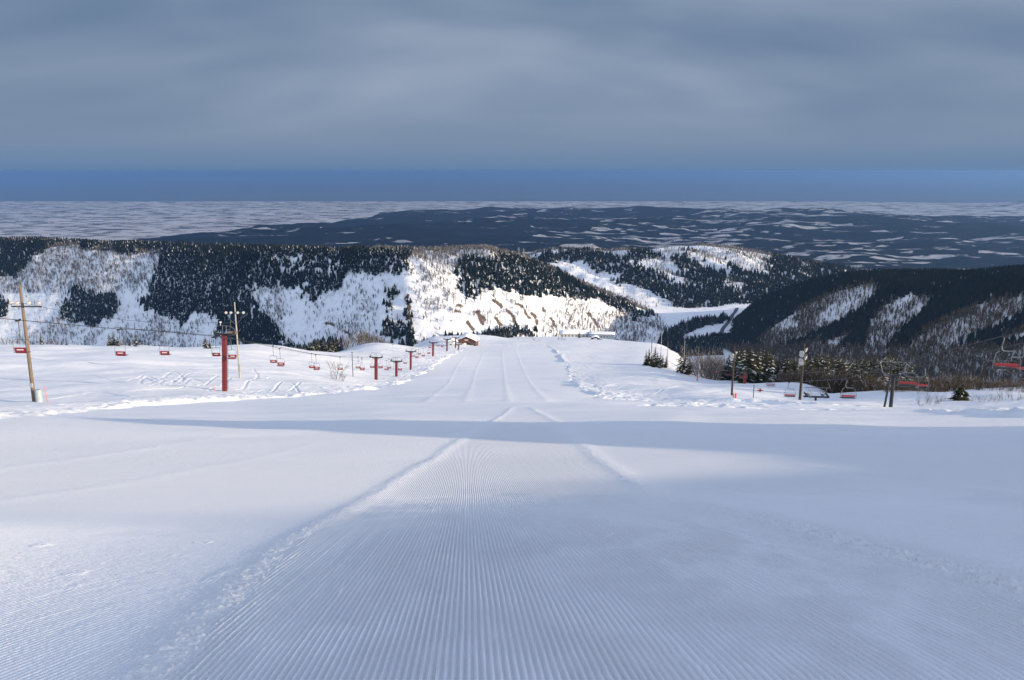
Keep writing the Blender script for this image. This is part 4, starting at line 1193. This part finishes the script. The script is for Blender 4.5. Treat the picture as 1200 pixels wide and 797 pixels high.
# road in the valley
def ribbon(name, pts, width, m, zoff, lab):
    v = []; 
    for i, p in enumerate(pts):
        q0 = np.array(pts[max(i-1, 0)]); q1 = np.array(pts[min(i+1, len(pts)-1)]); d = (q1-q0)/np.linalg.norm(q1-q0); n_ = np.array((-d[1], d[0]))
        for s in (-1, 1): v.append((p[0]+n_[0]*s*width/2, p[1]+n_[1]*s*width/2, 0))
    V = np.array(v); V[:, 2] = valley_z(V[:, 0], V[:, 1]) + zoff
    f = [(2*i, 2*i+1, 2*i+3, 2*i+2) for i in range(len(pts)-1)]
    return tag(link(name, np_mesh(name, V, np.array(f), m)), lab, None, None, 'structure')
def valley_hit(px, row):
    Y = 262.0/float(tan_row(row)); return at(px, row, Y), Y
rp = [valley_hit(*p) for p in [(849,404),(845,399),(844,393),(847,387),(852,381),(857,374),(860,368),(864,362)]]
rx = np.linspace(0, len(rp)-1, 40); rp = [(float(np.interp(t, range(len(rp)), [q[0] for q in rp])), float(np.interp(t, range(len(rp)), [q[1] for q in rp]))) for t in rx]
ribbon('road', rp, 6.5, M['asphalt'], .9, 'cleared dark road curving through the valley fields')

# ------------------------------------------------------------------ trees near the slope
def conifer_template(seed, snowp, H=8.0, spread=.25, name='c'):
    rs = np.random.default_rng(seed); V = []; Fc = []; tone = []; snow = []
    z = .05*H; lev = 0
    while z < H*.985:
        f = z/H; Lb = H*spread*(1-f)**.85 + .12; nb = 5 + int(4*(1-f)) + rs.integers(0, 2)
        for k in range(nb):
            az = rs.random()*6.28; ln = Lb*(.6+.55*rs.random()); droop = .10 + .30*(1-f)*rs.random()
            d = np.array((math.cos(az), math.sin(az), 0)); s = np.array((-d[1], d[0], 0))
            p = [np.array((0, 0, z)) + d*ln*t + np.array((0, 0, (.20*t - (droop+.25)*t*t)*ln)) for t in (0, .35, .7, 1.0)]
            t0 = rs.random(); sn = (.6+.4*rs.random()) if rs.random() < snowp else 0
            for q in range(3):
                w0 = ln*(.05, .24, .20)[q]; w1 = ln*(.24, .20, .02)[q]
                for sd in (-1, 1):
                    j = .7+.6*rs.random(2)
                    b = len(V)
                    V += [p[q], p[q+1], p[q+1] + s*sd*w1*j[0] - np.array((0, 0, .30*w1)) + d*ln*.08*(rs.random()-.3), p[q] + s*sd*w0*j[1] - np.array((0, 0, .30*w0))]
                    Fc.append((b, b+1, b+2, b+3)); tone.append(np.clip(t0*.6+rs.random()*.5, 0, 1)); snow.append(sn if rs.random() < .8 else 0)
        z += H*.045*(1.15 - .5*f); lev += 1
    crown = np_mesh(name+'_crown', np.array(V), np.array(Fc), M['near_conifer'], False, fattr={'tone': tone, 'snow': snow})
    trunk = MB().tube([(0, 0, -.8), (0, 0, H*.5), (0, 0, H*.97)], [H*.018, H*.011, .02], 7).mesh(name+'_trunk', M['bark'])
    return crown, trunk
CT = [conifer_template(100+i, (.06, .12, .16, .09, .03)[i], 8.0, (.22, .25, .28, .20, .26)[i], 'conifer') for i in range(5)]
SNAGS = conifer_template(200, .7, 8.0, .3, 'snowy_conifer')
def conifer(x, y, z, H, v, lab, group=None, tmpl=None):
    c, t = tmpl or CT[v % 5]
    r = empty('conifer', (x, y, z), random.uniform(0, 6.28)); s = H/8.0
    r.scale = (s*random.uniform(.95, 1.4),)*2 + (s,)
    link('crown', c, r); link('trunk', t, r)
    return tag(r, lab, 'conifer', group)

def bare_template(seed, nst, H, spread, lean, mname, wid=.03):
    rs = np.random.default_rng(seed); mb = MB(); tone = []
    def stick(p, d, ln, r0, depth):
        bend = rs.normal(0, .12, 3); q = [p, p + d*ln*.5 + bend*ln*.15, p + (d + bend*.4)*ln]
        n0 = len(mb.f); mb.tube(q, [r0, r0*.75, r0*.35], 3, 0, False); tone.extend([float(np.clip(rs.random(), 0, 1))]*(len(mb.f)-n0))
        if depth > 0:
            for _ in range(3 if depth > 1 else 4):
                t = .3 + .65*rs.random(); nd = d + rs.normal(0, .45, 3); nd[2] = abs(nd[2])*.8 + .25; nd /= np.linalg.norm(nd)
                stick(p + (q[2]-p)*t, nd, ln*(.38+.25*rs.random()), r0*.55, depth-1)
    for i in range(nst):
        a_ = rs.random()*6.28; d = np.array((math.cos(a_)*lean*rs.random(), math.sin(a_)*lean*rs.random(), 1.0)); d /= np.linalg.norm(d)
        b_ = np.array((math.cos(a_)*spread*rs.random(), math.sin(a_)*spread*rs.random(), -.3))
        stick(b_, d, H*(.55+.45*rs.random()), wid, 2)
    V = np.array(mb.v); Fq = np.array(mb.f)
    me = np_mesh('bare_shrub', V, Fq, M[mname], False, fattr={'tone': tone, 'snow': (rs.random(len(Fq)) < .05)*.8})
    return me
BT = [bare_template(300+i, 9, 5.0, .9, .6, 'bare_brown', .05) for i in range(3)]
BP = [bare_template(320+i, 8, 5.0, 1.0, .7, 'bare', .06) for i in range(3)]
GR = [bare_template(340+i, 7, 1.2, .35, .5, 'bare_brown', .012) for i in range(2)]
def shrub(x, y, z, H, tm, lab, group=None, H0=5.0, wide=1.0, name='bare_shrub', cat='shrub'):
    o = link(name, random.choice(tm) if isinstance(tm, list) else tm)
    o.location = (x, y, z); s = H/H0; o.scale = (s*wide, s*wide, s); o.rotation_euler = (0, 0, random.uniform(0, 6.28))
    return tag(o, lab, cat, group)
def crest(px): return float(np.interp(px, [700, 760, 785, 830, 880, 950, 1050, 1200, 1330], [420, 320, 300, 262, 217, 202, 137, 117, 118]))
def top_H(px, rt, Y, lo=1.2, hi=15):
    x = at(px, rt, Y); gz = ground(x, Y); return x, gz, min(max(ZC - float(tan_row(rt))*Y - gz, lo), hi)

for px, rt, Y, v in [(757.5,410,302,0),(761,408,304,1),(764,413,300,3),(768,406.5,306,0),(771,411,299,4),(774.5,412,305,1),(777,415,298,3),(781,416,303,0),(766,418,293,4),(773,419,291,3)]:
    x, gz, H = top_H(px, rt, Y); conifer(x, Y, gz, H, v, 'small dark conifer in the tight clump at the left end of the tree belt', 'clump of small conifers below the thin poles')
for px, rt, Y, v, lab in [(799,404,283,3,'slim tall conifer standing alone at the left of the brown bushes'),(804,411,280,1,'shorter conifer right beside the slim tall one by the brown bushes'),
                          (809,419,276,2,'low bushy conifer in front of the brown bushes'),(855,414,240,4,'small conifer between the brown bushes and the tall snowy conifers')]:
    x, gz, H = top_H(px, rt, Y); conifer(x, Y, gz, H, v, lab)
rr_ = np.random.default_rng(5)
for i in range(22):
    px = 811 + 40*rr_.random(); Y = crest(px) + 1 + 22*rr_.random(); rt = np.interp(px, [811, 822, 835, 852], [414, 411, 414, 424]) + 8*rr_.random()
    x, gz, H = top_H(px, rt, Y, 2.0, 9); shrub(x, Y, gz, H, BP, 'pale brown leafless shrub in the round thicket left of the dark wooden pole', 'pale brown thicket', 5.0, 1.1)
TOPC = ([857, 865, 875, 890, 905, 915, 925, 945, 965, 980, 1000, 1020, 1040, 1065], [420, 403, 405, 404, 412, 418, 414, 418, 411, 411, 419, 414, 413, 421])
n_ = 0
for i in range(125):
    px = 857 + 215*((i + rr_.random())/125); back = rr_.random()
    Y = crest(px) + (4 if px < 905 else 15) + 26*back; rt = np.interp(px, *TOPC) + (0 if back > .5 else 9)*rr_.random() + 5*rr_.random() - 2
    x, gz, H = top_H(px, rt, Y, 3.0, 13); conifer(x, Y, gz, H, 1 + int(rr_.integers(0, 3)), 'snow-dusted conifer in the dark belt behind the lift towers', 'conifer belt behind the wide-chair lift')
for i in range(190):
    px = 905 + 315*((i + rr_.random())/190); Y = crest(px) + 1 + 13*rr_.random(); rt = np.interp(px, [905, 930, 950, 1010, 1060, 1080, 1120, 1200], [438, 430, 428, 434, 443, 439, 437, 444]) + 9*rr_.random()
    x, gz, H = top_H(px, rt, Y, 1.5, 7); shrub(x, Y, gz, H, BT, 'brown leafless shrub in the thicket along the edge of the snow bank', 'brown thicket along the snow bank', 5.0, 1.0)
# pine and dry stalks on the bank
pine_me = conifer_template(401, .04, 8.0, .62, 'pine')
x, gz, H = top_H(1128, 447, 104); 
c_, t_ = pine_me; r = empty('pine', (x, 104, gz)); r.scale = (.34, .34, .29); link('crown', c_, r); link('trunk', t_, r)
tag(r, 'low spreading green pine alone on the snow bank among dry stalks', 'pine')
for px, Y in [(1080,100),(1086,104),(1092,98),(1098,100),(1101,103),(1110,105),(1142,102),(1150,100),(1163,99),(1168,97),(1175,100),(1183,102),(1190,97),(1197,99)]:
    x = at(px, 470, Y); shrub(x, Y, ground(x, Y), 1.0 + .9*random.random(), GR, 'dry stalks poking out of the snow bank near the low pine', 'dry stalks on the snow bank', 1.2, 1.0, 'dry_stalks', 'stalks')
x = at(1079, 470, 97); shrub(x, 97, ground(x, 97), .5, GR, 'small brown tuft in the snow beside the dull red chair', None, 1.2, 1.8, 'grass_tuft', 'tuft')
# left field
for px, rt, Y, v, lab in [(47,390,238,1,'round snow-dusted conifer on the skyline behind the wooden pole'),(72,401,236,3,'tiny conifer on the skyline, left of the two tiny ones'),(77,396,237,3,'tiny pointed conifer on the skyline, right of the two tiny ones'),
                          (127,390,240,2,'bushy sunlit conifer on the skyline left of a single chair, left of its group'),(132,388,242,0,'taller sunlit conifer in the middle of the skyline group'),(137,392,240,1,'small sunlit conifer at the right of the skyline group'),
                          (158,387,242,3,'slim single conifer on the skyline beyond the small group'),(151,397,243,4,'tiny conifer beside the slim single one on the skyline'),(240,393,246,2,'snow-laden conifer on the skyline just left of the thick red tower'),(245,397,247,1,'low conifer partly behind the head of the thick red tower')]:
    x, gz, H = top_H(px, rt, Y, 1.6, 6); conifer(x, Y, gz, H, v, lab)
for px, rt, Y in [(5,394,240),(12,396,241),(20,397,240),(28,398,242),(34,397,241),(60,397,243),(66,398,242),(90,401,243),(143,398,243),(148,398,244),(166,400,244),(2,399,238),(56,396,241)]:
    x, gz, H = top_H(px, rt, Y, 1.2, 4); shrub(x, Y, gz, H, BT, 'low brown leafless shrub on the skyline of the snow field', 'low shrubs on the skyline of the snow field')
x, gz, H = top_H(392, 428, 188, 2, 5); shrub(x, 188, gz, 4.2, BP, 'small bare bush on the snow below a red chair', None, 5.0, 1.25, 'bare_bush', 'bush')
x, gz, H = top_H(401, 440, 186, 1, 3); shrub(x, 186, gz, 2.0, BT, 'low dark bush leaning beside the small bare bush', None, 5.0, 1.3, 'bare_bush', 'bush')
for i in range(26):
    px = 346 + 50*rr_.random(); Y = float(np.interp(px, [300, 372, 440, 500], [292, 335, 378, 470])) + 4 + 25*rr_.random(); rt = np.interp(px, [345, 360, 385, 400], [402, 400, 394, 396]) + 4*rr_.random()
    x, gz, H = top_H(px, rt, Y, 2, 10); conifer(x, Y, gz, H, int(rr_.integers(0, 5)), 'small dark conifer in the row along the snow horizon beyond the chairs', 'conifer row on the snow horizon')
for i in range(26):
    px = 402 + 52*rr_.random(); Y = float(np.interp(px, [300, 372, 440, 500], [292, 335, 378, 470])) + 3 + 18*rr_.random(); rt = np.interp(px, [400, 425, 440, 455], [391, 386, 390, 397]) + 6*rr_.random()
    x, gz, H = top_H(px, rt, Y, 2, 9); shrub(x, Y, gz, H, BT, 'reddish brown leafless shrub on the snow horizon beyond the bare bush', 'reddish thicket on the snow horizon')
for i in range(34):
    px = 492 + 138*((i+rr_.random())/34); Y = float(np.interp(px, [490, 520, 560, 630], [472, 545, 590, 640])) + 6 + 25*rr_.random(); rt = np.interp(px, [490, 505, 525, 560, 600, 630], [404, 399, 391, 388, 386, 391]) + 3*rr_.random()
    x, gz, H = top_H(px, rt, Y, 3, 13); conifer(x, Y, gz, H, int(rr_.integers(0, 5)), 'dark conifer in the row behind the timber lodge', 'conifer row behind the lodge')
x, gz, H = top_H(679, 388.5, 625, 5, 9); o = conifer(x, 625, gz, H, 2, 'dark round conifer standing in front of the cream building'); o.scale = (H/8*1.5, H/8*1.5, H/8)
for px, Y, hh_ in [(655,560,2.6),(658,562,3.2),(661,560,2.2),(625,540,2.6),(607,545,1.4)]:
    x = at(px, 403, Y); shrub(x, Y, ground(x, Y), hh_, BT, {655:'left small brown shrub of the cluster on the flat snow below the cream building',658:'tallest small brown shrub of the cluster below the cream building',661:'right small brown shrub of the cluster below the cream building',625:'lone small shrub at the far end of the groomed run',607:'tiny shrub left of the lone one at the end of the run'}[px], None, 5.0, 1.3)
# valley trees
VT = [[(769,403),(776,388),(800,379.5),(850,369),(856,374),(800,388),(796,402)], [(786,404),(800,394),(830,391),(846,399),(846,410),(786,412)]]
lab = 'dark conifer in the tree band crossing the valley fields'; n_ = 0
while n_ < 95:
    px = 766 + 92*rr_.random(); pr = 368 + 42*rr_.random()
    if not in_any(np.array([px]), np.array([pr]), VT)[0]: continue
    row = pr + 4; Y = 262.0/float(tan_row(row)); x = at(px, row, Y)
    conifer(x, Y, float(valley_z(np.array(x), np.array(Y))), 9 + 6*rr_.random(), int(rr_.integers(3, 5)), lab, 'conifer band in the valley'); n_ += 1

# the rest of the valley woods reads as one dark mass
px_ = 764 + 96*rr_.random(6000); pr_ = 367 + 46*rr_.random(6000); m_ = in_any(px_, pr_, VT); px_, pr_ = px_[m_][:620], pr_[m_][:620]
Yv_ = 262.0/tan_row(pr_ + 4); xv_ = a_px(px_, pr_ + 4)*Yv_
Pv_ = np.stack([xv_, Yv_, valley_z(xv_, Yv_) - .3], 1)
wood_object('conifer_wood', far_conifers(Pv_, 9 + 5*rr_.random(len(Pv_)), np.random.default_rng(8), .05), M['conifer'], 'dense dark conifer band between the white valley fields')
# smoke far out on the plain
mb = MB(); Y = 8200; x = at(760.5, 265, Y); zb_ = ZC - float(tan_row(266))*Y
mb.tube([(0, 0, -20), (4, 0, 20), (10, 0, 60), (16, 5, 100), (26, 5, 130)], [7, 11, 17, 20, 6], 12)
m = bpy.data.materials.new('smoke'); m.use_nodes = True; nt = m.node_tree; nt.nodes.clear(); o_ = nt.nodes.new('ShaderNodeOutputMaterial'); v_ = nt.nodes.new('ShaderNodeVolumePrincipled')
v_.inputs['Color'].default_value = (.9, .9, .9, 1); v_.inputs['Density'].default_value = .12; L(nt, v_.outputs[0], o_.inputs['Volume'])
o = tag(mb.build('smoke', m, None, True), 'thin white smoke plume rising from the dark far hills', 'smoke', None, 'stuff'); o.location = (x, Y, zb_)
#OBJ_END

# ------------------------------------------------------------------ haze
def haze():
    mb = MB(); mb.box((0, 34000, 258), (140000, 70000, 514))
    m = bpy.data.materials.new('haze_air'); m.use_nodes = True; nt = m.node_tree; nt.nodes.clear()
    o = nt.nodes.new('ShaderNodeOutputMaterial'); v = nt.nodes.new('ShaderNodeVolumePrincipled')
    v.inputs['Color'].default_value = (.29, .51, .87, 1); v.inputs['Density'].default_value = HAZE
    v.inputs['Anisotropy'].default_value = .6
    L(nt, v.outputs[0], o.inputs['Volume'])
    tag(mb.build('haze', m), 'thin blue haze over the plain', 'haze', None, 'stuff')
HAZE = 5.4e-5
haze()

# ------------------------------------------------------------------ light, sky, camera
sun = bpy.data.lights.new('sun', 'SUN'); sun.energy = 3.1; sun.angle = math.radians(.8); sun.color = (1.0, .80, .55)
so = bpy.data.objects.new('sun', sun); COL.objects.link(so)
from mathutils import Vector
ldir = Vector((math.cos(SUN_EL)*math.cos(SUN_AZ), -math.cos(SUN_EL)*math.sin(SUN_AZ), math.sin(SUN_EL)))
so.rotation_euler = ldir.to_track_quat('Z', 'Y').to_euler()

w = bpy.data.worlds.new('World'); SC.world = w; w.use_nodes = True
nt = w.node_tree; nt.nodes.clear()
out = nt.nodes.new('ShaderNodeOutputWorld')
sky = nt.nodes.new('ShaderNodeTexSky'); sky.sky_type = 'NISHITA'; sky.sun_disc = False
sky.sun_elevation = SUN_EL; sky.sun_rotation = math.atan2(ldir.x, ldir.y); sky.altitude = 500; sky.air_density = 1.0; sky.dust_density = .6
bg1 = nt.nodes.new('ShaderNodeBackground'); bg1.inputs['Strength'].default_value = .15; L(nt, sky.outputs[0], bg1.inputs[0])
tc = nt.nodes.new('ShaderNodeTexCoord'); sx = nt.nodes.new('ShaderNodeSeparateXYZ'); L(nt, tc.outputs['Generated'], sx.inputs[0])
zz = math_node(nt, 'MAXIMUM', sx.outputs['Z'], 0.0)
den = math_node(nt, 'ADD', zz, .30)
cx = math_node(nt, 'DIVIDE', sx.outputs['X'], den); cy = math_node(nt, 'DIVIDE', sx.outputs['Y'], den)
cv = nt.nodes.new('ShaderNodeCombineXYZ'); L(nt, cx, cv.inputs[0]); L(nt, cy, cv.inputs[1])
mp = nt.nodes.new('ShaderNodeMapping'); mp.inputs['Rotation'].default_value = (0, 0, .35); mp.inputs['Scale'].default_value = (.8, 1.5, 1); L(nt, cv.outputs[0], mp.inputs['Vector'])
n1 = noise(nt, 2.2, 6, .5, mp.outputs[0], .4); n2 = noise(nt, .75, 3, .5, mp.outputs[0], .4)
br = math_node(nt, 'ADD', math_node(nt, 'MULTIPLY', n1, .13), math_node(nt, 'MULTIPLY', n2, .94))
ccol = mix_col(nt, ramp(nt, br, (.32, .82)), (.064, .101, .162), (.166, .200, .258))
# clouds thin out towards the horizon: pale band, then blue-grey distance
hz = ramp(nt, zz, (.005, .11))
ccol = mix_col(nt, hz, (.096, .132, .192), ccol)
ccol = mix_col(nt, ramp(nt, sx.outputs['Z'], (-.006, .040)), (.062, .110, .184), ccol)
bg2 = nt.nodes.new('ShaderNodeBackground'); L(nt, ccol, bg2.inputs[0]); bg2.inputs['Strength'].default_value = 1.0
# the deck covers the north-western half of the sky and breaks up overhead
cover = math_node(nt, 'ADD', math_node(nt, 'SUBTRACT', sx.outputs['Y'], math_node(nt, 'MULTIPLY', sx.outputs['Z'], 1.2)), math_node(nt, 'MULTIPLY', math_node(nt, 'SUBTRACT', n1, .5), .5))
cf = ramp(nt, cover, (-.25, .25))
# thin sunlit veil over the clear part of the sky
bg3 = nt.nodes.new('ShaderNodeBackground'); bg3.inputs[0].default_value = (.43, .42, .50, 1)
vf = math_node(nt, 'MULTIPLY', ramp(nt, n2, (.3, .7)), .7)
mv = nt.nodes.new('ShaderNodeMixShader'); L(nt, vf, mv.inputs[0]); L(nt, bg1.outputs[0], mv.inputs[1]); L(nt, bg3.outputs[0], mv.inputs[2])
mx = nt.nodes.new('ShaderNodeMixShader'); L(nt, cf, mx.inputs[0]); L(nt, mv.outputs[0], mx.inputs[1]); L(nt, bg2.outputs[0], mx.inputs[2])
L(nt, mx.outputs[0], out.inputs['Surface'])

cam = bpy.data.cameras.new('camera'); co = bpy.data.objects.new('camera', cam); COL.objects.link(co)
co.location = (0, 0, ZC); co.rotation_euler = (math.radians(90) - PITCH, 0, 0)
cam.sensor_width = 36.0; cam.lens = 36.0*F/1200.0
cam.clip_start = .1; cam.clip_end = 200000
SC.camera = co
SC.view_settings.view_transform = 'Standard'; SC.view_settings.look = 'None'
SC.view_settings.exposure = 1.04; SC.view_settings.gamma = 1.0
SC.cycles.use_denoising = True
SC.cycles.volume_bounces = 1; SC.cycles.max_bounces = 6; SC.cycles.diffuse_bounces = 3
